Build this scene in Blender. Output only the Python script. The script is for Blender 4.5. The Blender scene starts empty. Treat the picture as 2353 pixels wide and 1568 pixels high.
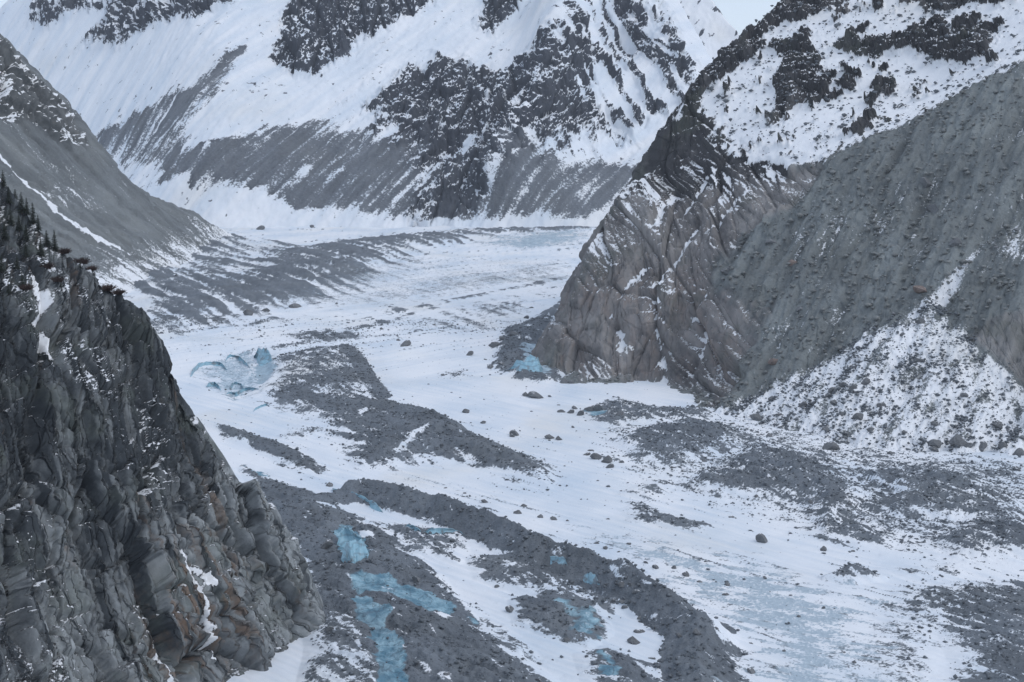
import bpy, math, random
import numpy as np

# ------------------------------------------------------------------ camera, sky, sun, exposure
scene = bpy.context.scene
CAM_Z, PITCH, FW = 220.0, math.radians(9.0), 1.374
cam_data = bpy.data.cameras.new("camera")
cam_data.sensor_width = 36.0
cam_data.lens = 36.0 * FW
cam_data.clip_start = 1.0
cam_data.clip_end = 20000.0
cam = bpy.data.objects.new("camera", cam_data)
cam.location = (0, 0, CAM_Z)
cam.rotation_euler = (math.radians(90) - PITCH, 0, 0)
scene.collection.objects.link(cam)
scene.camera = cam

SUN_EL, SUN_AZ = math.radians(50), math.radians(110)     # azimuth from +Y towards +X
world = bpy.data.worlds.new("World")
scene.world = world
world.use_nodes = True
wn, wl = world.node_tree.nodes, world.node_tree.links
wn.clear()
wo = wn.new("ShaderNodeOutputWorld"); bg = wn.new("ShaderNodeBackground")
sky = wn.new("ShaderNodeTexSky"); sky.sky_type = 'NISHITA'; sky.sun_disc = False
sky.sun_elevation = SUN_EL; sky.sun_rotation = SUN_AZ
sky.altitude = 1900; sky.air_density = 1.0; sky.dust_density = 3.0
hs = wn.new("ShaderNodeHueSaturation"); hs.inputs["Saturation"].default_value = 0.85
wl.new(sky.outputs[0], hs.inputs["Color"])
veil = wn.new("ShaderNodeMix"); veil.data_type = 'RGBA'; veil.inputs[0].default_value = 0.72      # even cloud layer
wl.new(hs.outputs[0], veil.inputs[6]); veil.inputs[7].default_value = (3.42, 3.90, 4.72, 1)
wl.new(veil.outputs[2], bg.inputs[0])
bg.inputs[1].default_value = 0.13
wl.new(bg.outputs[0], wo.inputs[0])

sun_data = bpy.data.lights.new("sun", 'SUN')
sun_data.energy = 0.6; sun_data.angle = math.radians(35); sun_data.color = (1.0, 0.97, 0.93)
sun = bpy.data.objects.new("sun", sun_data)
sun.rotation_euler = (math.radians(90) - SUN_EL, 0, -SUN_AZ + math.pi)
scene.collection.objects.link(sun)

scene.view_settings.view_transform = 'Standard'
scene.view_settings.look = 'None'
scene.view_settings.gamma = 1.0
scene.view_settings.use_curve_mapping = False
scene.view_settings.exposure = 0.54
scene.render.engine = 'CYCLES'
scene.cycles.use_denoising = True
scene.cycles.max_bounces = 5
scene.cycles.diffuse_bounces = 3
scene.cycles.volume_bounces = 1

# ------------------------------------------------------------------ survey helpers (photo pixel of a 2353 x 1568 print -> world point)
CU, CV, CF = 1176.5, 784.0, 2353 * FW
CP, SP = math.cos(PITCH), math.sin(PITCH)
def ray(u, v):
    a, b = (u - CU) / CF, (CV - v) / CF
    return np.array([a, CP + b * SP, -SP + b * CP])
def at(u, v, y):
    d = ray(u, v); t = y / d[1]
    return np.array([d[0] * t, y, CAM_Z + d[2] * t])
def flo(u, v, z=0.0):
    d = ray(u, v); t = (z - CAM_Z) / d[2]
    return np.array([d[0] * t, d[1] * t, z])
def flos(pts, z=0.0):
    return np.array([flo(u, v, z)[:2] for u, v in pts])
def march(h, u, v, y0, y1, n=900):
    d = ray(u, v); ys = np.linspace(y0, y1, n); t = ys / d[1]
    x = d[0] * t; z = CAM_Z + d[2] * t
    below = z < h(x, ys)
    k = int(np.argmax(below)) if below.any() else n - 1
    return np.array([x[k], ys[k], z[k]])
def marches(h, pts, y0, y1):
    return np.array([march(h, u, v, y0, y1)[:2] for u, v in pts])

# ------------------------------------------------------------------ noise
_rng = np.random.RandomState(7)
_perm = np.concatenate([_rng.permutation(512)] * 3).astype(np.int32)
_ga = _rng.rand(512).astype(np.float32) * 2 * np.pi
_gx, _gy = np.cos(_ga), np.sin(_ga)
_rv = _rng.rand(512, 6).astype(np.float32)
def perlin(x, y):
    xf, yf = np.floor(x), np.floor(y)
    xi, yi = xf.astype(np.int64) & 511, yf.astype(np.int64) & 511
    fx, fy = (x - xf).astype(np.float32), (y - yf).astype(np.float32)
    u = fx * fx * fx * (fx * (fx * 6 - 15) + 10); v = fy * fy * fy * (fy * (fy * 6 - 15) + 10)
    def g(ix, iy, dx, dy):
        k = _perm[_perm[ix & 511] + (iy & 511)]
        return _gx[k] * dx + _gy[k] * dy
    n00 = g(xi, yi, fx, fy); n10 = g(xi + 1, yi, fx - 1, fy)
    n01 = g(xi, yi + 1, fx, fy - 1); n11 = g(xi + 1, yi + 1, fx - 1, fy - 1)
    a = n00 + u * (n10 - n00); b = n01 + u * (n11 - n01)
    return (a + v * (b - a)) * 1.4
def fbm(x, y, o=4, g=0.5, l=2.03):
    s = 0; a = 1.0; t = 0
    for i in range(o):
        s = s + a * perlin(x + 17.3 * i, y - 9.1 * i); t += a; a *= g; x = x * l; y = y * l
    return s / t
def ridged(x, y, o=4, g=0.5, l=2.07):
    s = 0; a = 1.0; t = 0
    for i in range(o):
        s = s + a * (1 - np.abs(perlin(x + 31.7 * i, y + 11.9 * i)) * 1.6); t += a; a *= g; x = x * l; y = y * l
    return s / t
def vor(x, y, jit=0.9):
    """nearest cell: F1, F2, six random values, offset to its centre"""
    xi, yi = np.floor(x).astype(np.int64), np.floor(y).astype(np.int64)
    f1 = np.full(x.shape, 9.0, np.float32); f2 = f1.copy()
    kid = np.zeros(x.shape, np.int32); ox = np.zeros(x.shape, np.float32); oy = ox.copy()
    for i in (-1, 0, 1):
        for j in (-1, 0, 1):
            k = _perm[_perm[(xi + i) & 511] + ((yi + j) & 511)]
            dx = (xi + i + 0.5 + (_rv[k, 0] - .5) * jit - x).astype(np.float32)
            dy = (yi + j + 0.5 + (_rv[k, 1] - .5) * jit - y).astype(np.float32)
            d = np.sqrt(dx * dx + dy * dy)
            c = d < f1
            f2 = np.where(c, f1, np.minimum(f2, d))
            f1 = np.where(c, d, f1); kid = np.where(c, k, kid); ox = np.where(c, -dx, ox); oy = np.where(c, -dy, oy)
    return f1, f2, kid, ox, oy
def facets(a, b, ca, cb, o=3, sd=0.0, tilt=1.7, crack=.5, wp=.5, tb=None, fall=.5):
    """broken rock: tilted flat plates of halving size, about -1..1"""
    s = 0; amp = 1.0
    for i in range(o):
        wa = wp * perlin(a / ca * .6 + sd + 3 * i, b / cb * .6); wb = wp * perlin(a / ca * .6, b / cb * .6 + sd + 5 * i)
        f1, f2, k, ox, oy = vor(a / ca + wa + sd, b / cb + wb + sd * 1.7)
        s = s + amp * ((_rv[k, 2] - .5) + (_rv[k, 3] - .5) * tilt * ox + (_rv[k, 4] - .5) * (tilt if tb is None else tb) * oy - crack * sst(.09, 0, f2 - f1))
        amp *= fall; ca *= .46; cb *= .46
    return s
def sst(a, b, x):
    t = np.clip((x - a) / (b - a), 0, 1)
    return t * t * (3 - 2 * t)

# ------------------------------------------------------------------ plane geometry
def poly_sd(P, x, y):
    """signed distance, positive inside polygon P (n,2)"""
    out = np.full(x.shape, -1e3, np.float32)
    lo, hi = P.min(0) - 60, P.max(0) + 60
    m = (x > lo[0]) & (x < hi[0]) & (y > lo[1]) & (y < hi[1])
    if not m.any(): return out
    px, py = x[m], y[m]
    d2 = np.full(px.shape, 1e12); ins = np.zeros(px.shape, bool)
    n = len(P)
    for i in range(n):
        ax, ay = P[i]; bx, by = P[(i + 1) % n]
        ex, ey = bx - ax, by - ay
        t = np.clip(((px - ax) * ex + (py - ay) * ey) / (ex * ex + ey * ey + 1e-9), 0, 1)
        d2 = np.minimum(d2, (px - ax - t * ex) ** 2 + (py - ay - t * ey) ** 2)
        c = (ay > py) != (by > py)
        ins ^= c & (px < (bx - ax) * (py - ay) / (by - ay + 1e-12) + ax)
    out[m] = np.sqrt(d2) * np.where(ins, 1, -1)
    return out
def line_sd(L, x, y):
    """distance to polyline, sign + on its left side; and arc position 0..1"""
    best = np.full(x.shape, 1e12); sg = np.zeros(x.shape); arc = np.zeros(x.shape)
    L = np.asarray(L, float); n = len(L) - 1
    for i in range(n):
        ax, ay = L[i][:2]; bx, by = L[i + 1][:2]
        ex, ey = bx - ax, by - ay
        t0 = ((x - ax) * ex + (y - ay) * ey) / (ex * ex + ey * ey + 1e-9)
        t = np.clip(t0, 0, 1)
        d2 = (x - ax - t * ex) ** 2 + (y - ay - t * ey) ** 2
        cr = ex * (y - ay) - ey * (x - ax)
        m = d2 < best - 1e-6
        best = np.where(m, d2, best); sg = np.where(m, np.sign(cr), sg); arc = np.where(m, (i + t) / n, arc)
    return np.sqrt(best) * sg, arc
def tps(pts, lam=1e-4):
    p = np.asarray(pts, float); X = p[:, :2] / 500.0; z = p[:, 2]
    n = len(p); r = np.linalg.norm(X[:, None] - X[None], axis=2)
    K = np.where(r > 0, r * r * np.log(r + 1e-12), 0) + lam * np.eye(n)
    Q = np.c_[np.ones(n), X]
    A = np.block([[K, Q], [Q.T, np.zeros((3, 3))]])
    w = np.linalg.solve(A, np.r_[z, 0, 0, 0])
    def h(x, y):
        x = np.asarray(x) / 500.0; y = np.asarray(y) / 500.0
        s = w[n] + w[n + 1] * x + w[n + 2] * y
        for i in range(n):
            r2 = (x - X[i, 0]) ** 2 + (y - X[i, 1]) ** 2 + 1e-12
            s = s + w[i] * 0.5 * r2 * np.log(r2)
        return s
    return h
def grid_normals(P):
    a = np.gradient(P, axis=0); b = np.gradient(P, axis=1)
    n = np.cross(b, a); n /= np.linalg.norm(n, axis=2, keepdims=True) + 1e-9
    n[n[..., 2] < 0] *= -1
    return n

def grid_object(name, P, attrs, mat, keep=None):
    r, c = P.shape[:2]
    i = np.arange(r * c).reshape(r, c)
    q = np.stack([i[:-1, :-1], i[:-1, 1:], i[1:, 1:], i[1:, :-1]], -1).reshape(-1, 4)
    if keep is not None:
        k = keep.reshape(-1)
        q = q[k[q].any(1)]
        used = np.zeros(r * c, bool); used[q.ravel()] = True
        idx = np.cumsum(used) - 1
        q = idx[q]
    else:
        used = np.ones(r * c, bool)
    V = P.reshape(-1, 3)[used].astype(np.float32)
    me = bpy.data.meshes.new(name)
    me.vertices.add(len(V)); me.vertices.foreach_set("co", V.ravel())
    me.loops.add(q.size); me.loops.foreach_set("vertex_index", q.ravel().astype(np.int32))
    me.polygons.add(len(q))
    me.polygons.foreach_set("loop_start", np.arange(0, q.size, 4, dtype=np.int32))
    me.update(calc_edges=True)
    me.polygons.foreach_set("use_smooth", np.ones(len(q), bool))
    if len(q):
        n0 = me.polygons[len(q) // 2].normal
        if n0.z < 0: me.flip_normals()
    for k, v in attrs.items():
        at_ = me.attributes.new(k, 'FLOAT', 'POINT')
        at_.data.foreach_set("value", np.ascontiguousarray(v.reshape(-1)[used], dtype=np.float32))
    me.materials.append(mat)
    o = bpy.data.objects.new(name, me)
    scene.collection.objects.link(o)
    return o
def polar(a0, a1, na, ys, apron=False):
    k = 24          # a coarser apron on both sides keeps the ground going past the frame
    A = np.r_[a0 - .22 * np.linspace(1, 0, k, endpoint=False) ** 1.5, np.linspace(a0, a1, na), a1 + .22 * np.linspace(0, 1, k + 1)[1:] ** 1.5] if apron else np.linspace(a0, a1, na)
    Y = np.repeat(np.asarray(ys)[:, None], len(A), 1)
    return A[None, :] * Y, Y

# ------------------------------------------------------------------ materials
def terrain_material(name, dark, light, till, rust, grain, speck=0.5, bump=0.6, sharp=0.10, greens=None, joints=None):
    """grain: size in metres of the smallest mottling. attributes: snow till ice rust tone"""
    m = bpy.data.materials.new(name); m.use_nodes = True
    N, L = m.node_tree.nodes, m.node_tree.links
    N.clear()
    out = N.new("ShaderNodeOutputMaterial"); bs = N.new("ShaderNodeBsdfPrincipled")
    L.new(bs.outputs[0], out.inputs[0])
    tc = N.new("ShaderNodeTexCoord")
    def attr(k):
        n = N.new("ShaderNodeAttribute"); n.attribute_name = k; return n.outputs["Fac"]
    def noise(sc, det=4, rough=0.55, dist=0.0):
        n = N.new("ShaderNodeTexNoise"); n.inputs["Scale"].default_value = sc; n.inputs["Detail"].default_value = det
        n.inputs["Roughness"].default_value = rough; n.inputs["Distortion"].default_value = dist
        L.new(tc.outputs["Object"], n.inputs["Vector"]); return n.outputs[0]
    def math_(op, a, b=None, c=None, clamp=False):
        n = N.new("ShaderNodeMath"); n.operation = op; n.use_clamp = clamp
        for k, x in enumerate((a, b, c)):
            if x is None: continue
            if isinstance(x, (int, float)): n.inputs[k].default_value = x
            else: L.new(x, n.inputs[k])
        return n.outputs[0]
    def mix(f, a, b):
        n = N.new("ShaderNodeMix"); n.data_type = 'RGBA'
        if isinstance(f, (int, float)): n.inputs[0].default_value = f
        else: L.new(f, n.inputs[0])
        for k, x in ((6, a), (7, b)):
            if isinstance(x, tuple): n.inputs[k].default_value = (*x, 1)
            else: L.new(x, n.inputs[k])
        return n.outputs[2]
    def ramp(x, a, b):
        n = N.new("ShaderNodeMapRange"); n.interpolation_type = 'SMOOTHSTEP'
        L.new(x, n.inputs[0]); n.inputs[1].default_value = a; n.inputs[2].default_value = b
        return n.outputs[0]
    nf = noise(1.0 / grain, 5, 0.65)
    nm = noise(0.22 / grain, 5, 0.6)
    nb = noise(0.035 / grain, 4, 0.6)
    tone = math_('ADD', attr("tone"), math_('MULTIPLY', math_('SUBTRACT', nm, 0.5), 1.3 if not joints else 0.6))
    jh = None
    if joints:
        cx = N.new("ShaderNodeCombineXYZ"); L.new(attr("pa"), cx.inputs[0]); L.new(attr("pb"), cx.inputs[1])
        for ja, jb, dp in joints:
            mp = N.new("ShaderNodeMapping"); mp.inputs["Scale"].default_value = (1 / ja, 1 / jb, 1); L.new(cx.outputs[0], mp.inputs[0])
            wn_ = N.new("ShaderNodeTexNoise"); wn_.noise_dimensions = '2D'; wn_.inputs["Scale"].default_value = 1.3; wn_.inputs["Detail"].default_value = 3; L.new(mp.outputs[0], wn_.inputs["Vector"])
            va = N.new("ShaderNodeVectorMath"); va.operation = 'MULTIPLY_ADD'; L.new(wn_.outputs["Color"], va.inputs[0]); va.inputs[1].default_value = (.22, .22, 0); L.new(mp.outputs[0], va.inputs[2])
            v1 = N.new("ShaderNodeTexVoronoi"); v1.voronoi_dimensions = '2D'; v1.feature = 'DISTANCE_TO_EDGE'; v1.inputs["Scale"].default_value = 1; L.new(va.outputs[0], v1.inputs["Vector"])
            v2 = N.new("ShaderNodeTexVoronoi"); v2.voronoi_dimensions = '2D'; v2.inputs["Scale"].default_value = 1; L.new(va.outputs[0], v2.inputs["Vector"])
            sx = N.new("ShaderNodeSeparateColor"); L.new(v2.outputs["Color"], sx.inputs[0])
            tone = math_('ADD', tone, math_('MULTIPLY', math_('SUBTRACT', sx.outputs[0], .5), .30))
            h_ = math_('MULTIPLY', math_('ADD', ramp(v1.outputs["Distance"], 0.0, 0.055), math_('MULTIPLY', sx.outputs[1], .7)), dp)
            jh = h_ if jh is None else math_('ADD', jh, h_)
    tone = math_('ADD', tone, math_('MULTIPLY', math_('SUBTRACT', nb, 0.5), 0.8), clamp=True)
    rock = mix(tone, dark, light)
    if greens:
        rock = mix(math_('MULTIPLY', ramp(nb, 0.5, 0.68), 0.55), rock, greens)
    rock = mix(math_('MULTIPLY', ramp(math_('ADD', attr("rust"), math_('MULTIPLY', math_('SUBTRACT', nm, 0.5), 0.9)), 0.35, 0.9), 0.8), rock, rust)
    tl = mix(nf, tuple(x * 0.62 for x in till), tuple(x * 1.38 for x in till))
    tl = mix(math_('MULTIPLY', ramp(nb, 0.42, 0.7), 0.45), tl, tuple(x * y for x, y in zip(till, (1.25, 1.2, 1.12))))
    tb_ = N.new("ShaderNodeVectorMath"); tb_.operation = 'SCALE'; L.new(tl, tb_.inputs[0]); L.new(math_('ADD', math_('MULTIPLY', attr("tone"), .7), .65), tb_.inputs["Scale"])
    rock = mix(attr("till"), rock, tb_.outputs[0])
    icec = mix(ramp(nm, 0.36, 0.66), (0.12, 0.25, 0.33), (0.36, 0.55, 0.63))
    icec = mix(math_('MULTIPLY', ramp(nb, 0.54, 0.68), 0.35), icec, (0.15, 0.17, 0.185))
    icec = mix(math_('MULTIPLY', ramp(nf, 0.52, 0.75), 0.5), icec, (0.19, 0.25, 0.30))
    vc = N.new("ShaderNodeTexVoronoi"); vc.feature = 'DISTANCE_TO_EDGE'; vc.inputs["Scale"].default_value = .075
    wv = N.new("ShaderNodeVectorMath"); wv.operation = 'MULTIPLY_ADD'; wnn = N.new("ShaderNodeTexNoise"); wnn.inputs["Scale"].default_value = .12; wnn.inputs["Detail"].default_value = 4
    L.new(tc.outputs["Object"], wnn.inputs["Vector"]); L.new(wnn.outputs["Color"], wv.inputs[0]); wv.inputs[1].default_value = (14, 14, 14); L.new(tc.outputs["Object"], wv.inputs[2]); L.new(wv.outputs[0], vc.inputs["Vector"])
    icec = mix(math_('MULTIPLY', ramp(vc.outputs["Distance"], 0.05, 0.0), 0.6), icec, (0.10, 0.15, 0.19))
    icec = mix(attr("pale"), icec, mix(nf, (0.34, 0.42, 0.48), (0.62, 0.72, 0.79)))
    im = ramp(math_('ADD', attr("ice"), math_('MULTIPLY', math_('SUBTRACT', nm, 0.5), 0.7)), 0.35, 0.65)
    base = mix(im, rock, icec)
    sn = math_('ADD', attr("snow"), math_('MULTIPLY', math_('SUBTRACT', nf, 0.5), speck * 2))
    sn = math_('ADD', sn, math_('MULTIPLY', math_('SUBTRACT', nm, 0.5), speck))
    sm = ramp(sn, 0.5 - sharp, 0.5 + sharp)
    snc = mix(nb, (0.80, 0.82, 0.85), (0.88, 0.885, 0.89))
    nd = noise(0.012 / grain, 3, 0.5, 0.6)
    snc = mix(math_('MULTIPLY', ramp(nd, 0.5, 0.72), 0.45), snc, (0.70, 0.68, 0.63))
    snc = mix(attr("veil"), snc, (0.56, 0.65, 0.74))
    col = mix(sm, base, snc)
    L.new(col, bs.inputs["Base Color"])
    rg = N.new("ShaderNodeMapRange"); L.new(im, rg.inputs[0]); rg.inputs[3].default_value = 0.9; rg.inputs[4].default_value = 0.45
    L.new(rg.outputs[0], bs.inputs["Roughness"])
    bs.inputs["Specular IOR Level"].default_value = 0.25
    bp = N.new("ShaderNodeBump"); bp.inputs["Distance"].default_value = grain * 1.2
    st = math_('MULTIPLY', math_('SUBTRACT', 1.0, math_('MULTIPLY', sm, 0.8)), bump)
    L.new(st, bp.inputs["Strength"])
    L.new(math_('ADD', nf, math_('MULTIPLY', nm, 2.0)), bp.inputs["Height"])
    if jh is not None:
        b2 = N.new("ShaderNodeBump"); b2.inputs["Distance"].default_value = 1.0; b2.inputs["Strength"].default_value = 1.0
        L.new(math_('MULTIPLY', jh, math_('MULTIPLY', math_('SUBTRACT', 1.0, attr("till")), math_('SUBTRACT', 1.0, sm))), b2.inputs["Height"]); L.new(b2.outputs[0], bp.inputs["Normal"])
    L.new(bp.outputs[0], bs.inputs["Normal"])
    return m

M_glacier = terrain_material("glacier_surface", (.07, .075, .08), (.13, .135, .14), (.158, .176, .196), (.15, .11, .08), 1.5, speck=.62, bump=.6, sharp=.10)
M_cliff = terrain_material("cliff_granite", (.045, .052, .058), (.33, .35, .355), (.09, .09, .09), (.17, .115, .08), 0.9, speck=.45, bump=.35, sharp=.08, greens=(.10, .115, .10), joints=[(7, 34, 1.6), (3.2, 13, .6)])
M_spur = terrain_material("spur_granite", (.055, .055, .058), (.30, .285, .275), (.178, .194, .194), (.24, .19, .165), 1.7, speck=.5, bump=.45, sharp=.10, greens=(.075, .085, .07), joints=[(12, 34, .8), (4.5, 15, .35)])
M_slope = terrain_material("till_slope", (.055, .06, .060), (.19, .195, .19), (.178, .192, .195), (.19, .15, .12), 2.8, speck=.5, bump=.5, sharp=.10)
M_back = terrain_material("mountain_rock", (.036, .041, .052), (.10, .106, .12), (.155, .168, .184), (.14, .12, .105), 4.5, speck=.6, bump=.6, sharp=.10)

def structure(o):
    o["kind"] = "structure"; return o

# ------------------------------------------------------------------ right spur: rock headland, till wall, debris fan
def till_plane_y(u, v):
    d = ray(u, v); a, k = d[0] / d[1], d[2] / d[1]
    return (220 + .78 * (.6 * 153 + .8 * 1065)) / (.78 * (.6 * a + .8) - k)
def T(u, v): return at(u, v, till_plane_y(u, v))
spur_ridge = [at(*p) for p in [(1262, 838, 1236), (1290, 760, 1248), (1300, 700, 1262), (1332, 620, 1290), (1378, 510, 1335), (1440, 440, 1370), (1512, 380, 1405),
              (1527, 290, 1425), (1600, 190, 1455), (1700, 85, 1505), (1805, 0, 1560), (1960, -130, 1640), (2200, -330, 1760)]]
sp_pts = [flo(1290, 852), flo(1340, 876), flo(1440, 872), flo(1520, 876), flo(1600, 905), flo(1635, 940)]
sp_pts += spur_ridge[1:]
sp_pts += [T(u, v) for u, v in [(1880, 375), (2353, 150), (2353, 690), (1770, 720), (1950, 600), (2100, 500), (2300, 400), (2200, 800), (1850, 830), (1760, 900), (2353, 1045), (2050, 1010), (2700, 500), (2700, 1000)]]
sp_pts += [at(*p) for p in [(1500, 700, 1216), (1420, 760, 1222), (1400, 620, 1262), (1500, 520, 1290), (1600, 620, 1232), (1600, 780, 1165), (1660, 450, 1295), (1700, 300, 1372), (1580, 340, 1400),
           (1850, 200, 1395), (2000, 100, 1430), (2150, 180, 1350), (2353, 0, 1385), (2200, -120, 1520), (2700, 0, 1350)]]
spur_front = tps(sp_pts)
FAN = np.array([325.0, 1072.0, 88.0])
gully = [flo(2100, 760, 60)[:2], at(2155, 690, 1068)[:2], T(2250, 560)[:2], T(2400, 400)[:2]]
def spur_h(x, y):
    h = spur_front(x, y)
    sd, _ = line_sd(spur_ridge, x, y)
    h = h - 1.6 * np.clip(sd, 0, None)
    r = np.hypot(x - FAN[0], y - FAN[1])
    fan = FAN[2] - .62 * r + .0004 * r * r
    return np.maximum(h, fan)

ys = np.linspace(880, 1720, 640)
X, Y = polar(0.02, 0.40, 590, np.r_[np.linspace(640, 878, 24), ys], True)
H = spur_h(X, Y)
sdr, _ = line_sd(spur_ridge, X, Y)
def SP_(pts): return marches(spur_h, pts, 850, 1700)
# rock headland below the till wall
pr = SP_([(1262, 840), (1300, 690), (1378, 512), (1512, 382), (1530, 290), (1610, 230), (1760, 380), (1880, 390), (1840, 450), (1720, 520), (1640, 640), (1740, 720), (1720, 860), (1640, 935), (1590, 900), (1520, 872), (1340, 872)])
rockm = sst(-12, 10, poly_sd(pr, X, Y) + 34 * fbm(X / 28, Y / 28, 5, .65))
back = sst(-10, 5, sdr); rockm = np.maximum(rockm, back)
# crest of the till wall: above it snow and lichen-dark outcrops
crest = SP_([(1700, 420), (1880, 375), (2050, 300), (2200, 220), (2353, 150), (2500, 60)])
sc_, _ = line_sd(crest, X, Y)
sc_ = sc_ + 5 * fbm(X / 18, Y / 18, 3)
upper = sst(-2, 6, sc_)
outc = []
for q in [[(1765, 90), (1850, 80), (1935, 190), (1920, 230), (1830, 260), (1800, 300), (1765, 290), (1775, 180)],
          [(1600, 190), (1700, 85), (1805, 0), (1990, -30), (1900, 40), (1800, 70), (1740, 130), (1650, 200), (1600, 300), (1560, 330)],
          [(1880, 70), (1960, 85), (2100, 60), (2180, 30), (2210, 80), (2160, 150), (2080, 130), (1990, 140), (1900, 130)],
          [(2130, 90), (2230, 20), (2310, 90), (2270, 140), (2180, 150), (2130, 130)],
          [(2020, -40), (2353, -60), (2353, 20), (2200, 30), (2060, 20)],
          [(1960, 170), (2090, 190), (2080, 200), (2030, 215), (1970, 195)]]:
    outc.append(poly_sd(SP_(q), X, Y))
outs = np.max(outc, 0)
UN = fbm(X / 26, Y / 26, 5, .58); UL = fbm(X / 80 + 3, Y / 80, 3)
outm = sst(-3, 7, outs + 24 * UN - 3) * upper
outm = np.maximum(outm, upper * sst(.20, .34, UN + .40 * UL) * sst(8, 25, sc_))
fine_out = upper * sst(.12, .36, fbm(X / 8, Y / 8, 4) + .5 * UN + .35 * UL)
clump = sst(.0, .35, fbm(X / 45 + 8, Y / 45, 3)); fine_out = fine_out * (.35 + .9 * clump)
band = upper * sst(34, 8, sc_) * sst(230, 300, X)     # dark strip of stones along the crest
# relief
P = np.stack([X, Y, H], -1)
Nn = grid_normals(P)
along = X * .8 - Y * .6; fall = X * .6 + Y * .8
wx = X + 2.2 * fbm(X / 30, H / 30, 2); wz = H + 2.2 * fbm(X / 30 + 9, H / 30, 2)
ra = wx * .86 - wz * .42 + Y * .25; rb = wz * .86 + wx * .42
plates = facets(ra, rb, 26, 58, 5, 2.0, 2.2, .45, .18, .8, .46)
SL = lambda q: SP_([((1250 + x / 1.794) * .91914, (250 + y / 1.794) * .91914) for x, y in q])
clefts = [SL(q) for q in ([(690, 880), (700, 1000), (720, 1150), (735, 1260)], [(880, 560), (820, 640), (780, 700), (700, 780)], [(640, 725), (575, 800), (540, 850)], [(850, 1200), (880, 1120), (900, 1000)], [(1160, 550), (1090, 630)], [(780, 400), (730, 480), (700, 560)], [(500, 960), (530, 1010), (545, 1080)], [(920, 330), (880, 420), (800, 500)], [(860, 960), (930, 880)], [(1060, 430), (1000, 500), (960, 560)])]
cl_d = np.min([np.abs(line_sd(q, X, Y)[0]) for q in clefts], 0) + 2.5 * fbm(X / 10, H / 10, 3)
disp = rockm * (7.2 * plates + 8 * fbm(X / 60, H / 60, 2) + .7 * facets(ra + .6 * rb, rb - .5 * ra, 6, 5, 2, 3.0) - 6 * np.exp(-(cl_d / 5) ** 2))
tillm = (1 - rockm) * (1 - upper)
GUL = fbm(along / 34, fall / 130, 4) + .5 * fbm(along / 13, fall / 70, 3)
disp = disp + tillm * (10.0 * GUL + 5.0 * fbm(X / 50, Y / 50, 4) + 1.2 * ridged(along / 12, fall / 50, 3) + 1.3 * facets(X, Y, 7, 7, 2) + 1.0 * fbm(X / 5, Y / 5, 3))
outblk = 6 + 8 * facets(X + .3 * H, Y * .6 + H, 22, 18, 4, 1.0) + 5 * UN
disp = disp + (1 - rockm) * upper * (outm * outblk + fine_out * (1.5 + 2.5 * facets(X, Y, 8, 8, 2)) + 3 * fbm(X / 50, Y / 50, 4) + .7 * fbm(X / 6, Y / 6, 3))
disp = disp - 2.5 * sst(.1, 0, rockm) * 0
gd, _ = line_sd(gully, X, Y)
disp = disp - tillm * 7 * np.exp(-(gd / 9) ** 2)
P = P + Nn * disp[..., None]
Nn = grid_normals(P)
nz = Nn[..., 2]
r = np.hypot(X - FAN[0], Y - FAN[1])
fanp = SP_([(1640, 950), (1760, 900), (1900, 830), (2000, 765), (2090, 715), (2155, 690), (2230, 785), (2290, 830), (2353, 880)])
fanp = np.r_[fanp, [[420, 1010], [420, 850], [150, 850], [140, 1040]]]
fanm = sst(-8, 6, poly_sd(fanp, X, Y) + 7 * fbm(along / 8, fall / 25, 4)) * (1 - rockm)
stre = fbm(along / 3.2, fall / 28, 4)
snow = .10 + .0 * X
snow = np.where(rockm > .5, -.20 + .75 * sst(.64, .86, nz + .08 * fbm(X / 22, Y / 22, 3)) + .70 * sst(.0, .45, fbm(ra / 22 + 3, rb / 36, 5, .6)) * sst(.40, .72, nz) + .10 * sst(150, 250, H) + .85 * np.exp(-(cl_d / 3.2) ** 2) * sst(.25, .5, nz), snow)
tsn = .15 - .38 * GUL + .36 * stre + .45 * fbm(X / 60 + 4, Y / 60, 3) + .15 * fbm(X / 9, Y / 9, 3) + .22 * sst(60, 5, P[..., 2])
snow = snow * rockm + tsn * (1 - rockm)
snow = snow * (1 - upper * (1 - rockm)) + upper * (1 - rockm) * (1.12 - 1.1 * outm * sst(.90, .66, nz) - .12 * outm - .6 * fine_out - .62 * band * (fbm(along / 5, fall / 16, 4) + .55))
lichenrock = upper * rockm
fan_sn = .74 - .30 * sst(-.1, .45, fbm(along / 14, fall / 30, 4)) - .30 * np.clip(fbm(X / 5, Y / 5, 3), 0, 1) + .0 * X
fan_sn = fan_sn - .25 * sst(40, 10, np.abs(gd - 6)) * (r < 90)
snow = snow * (1 - fanm) + fan_sn * fanm
snow = np.maximum(snow, (1 - rockm) * (.30 + .6 * np.exp(-(gd / 5) ** 2) - .02 * np.clip(P[..., 2] - 95, 0, 60)) * (np.abs(gd) < 14))
till = np.clip(1 - rockm - upper * 1.0, 0, 1)
tone = .24 + .55 * fbm(ra / 14, rb / 50, 4) + .40 * fbm(X / 60, H / 60, 2) + .52 * (rockm * sst(210, 90, P[..., 2])) - .35 * upper - .1 * back
rust = rockm * (.25 + .45 * sst(160, 40, P[..., 2]) * (fbm(wx / 14, wz / 50, 3) + .5))
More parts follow.
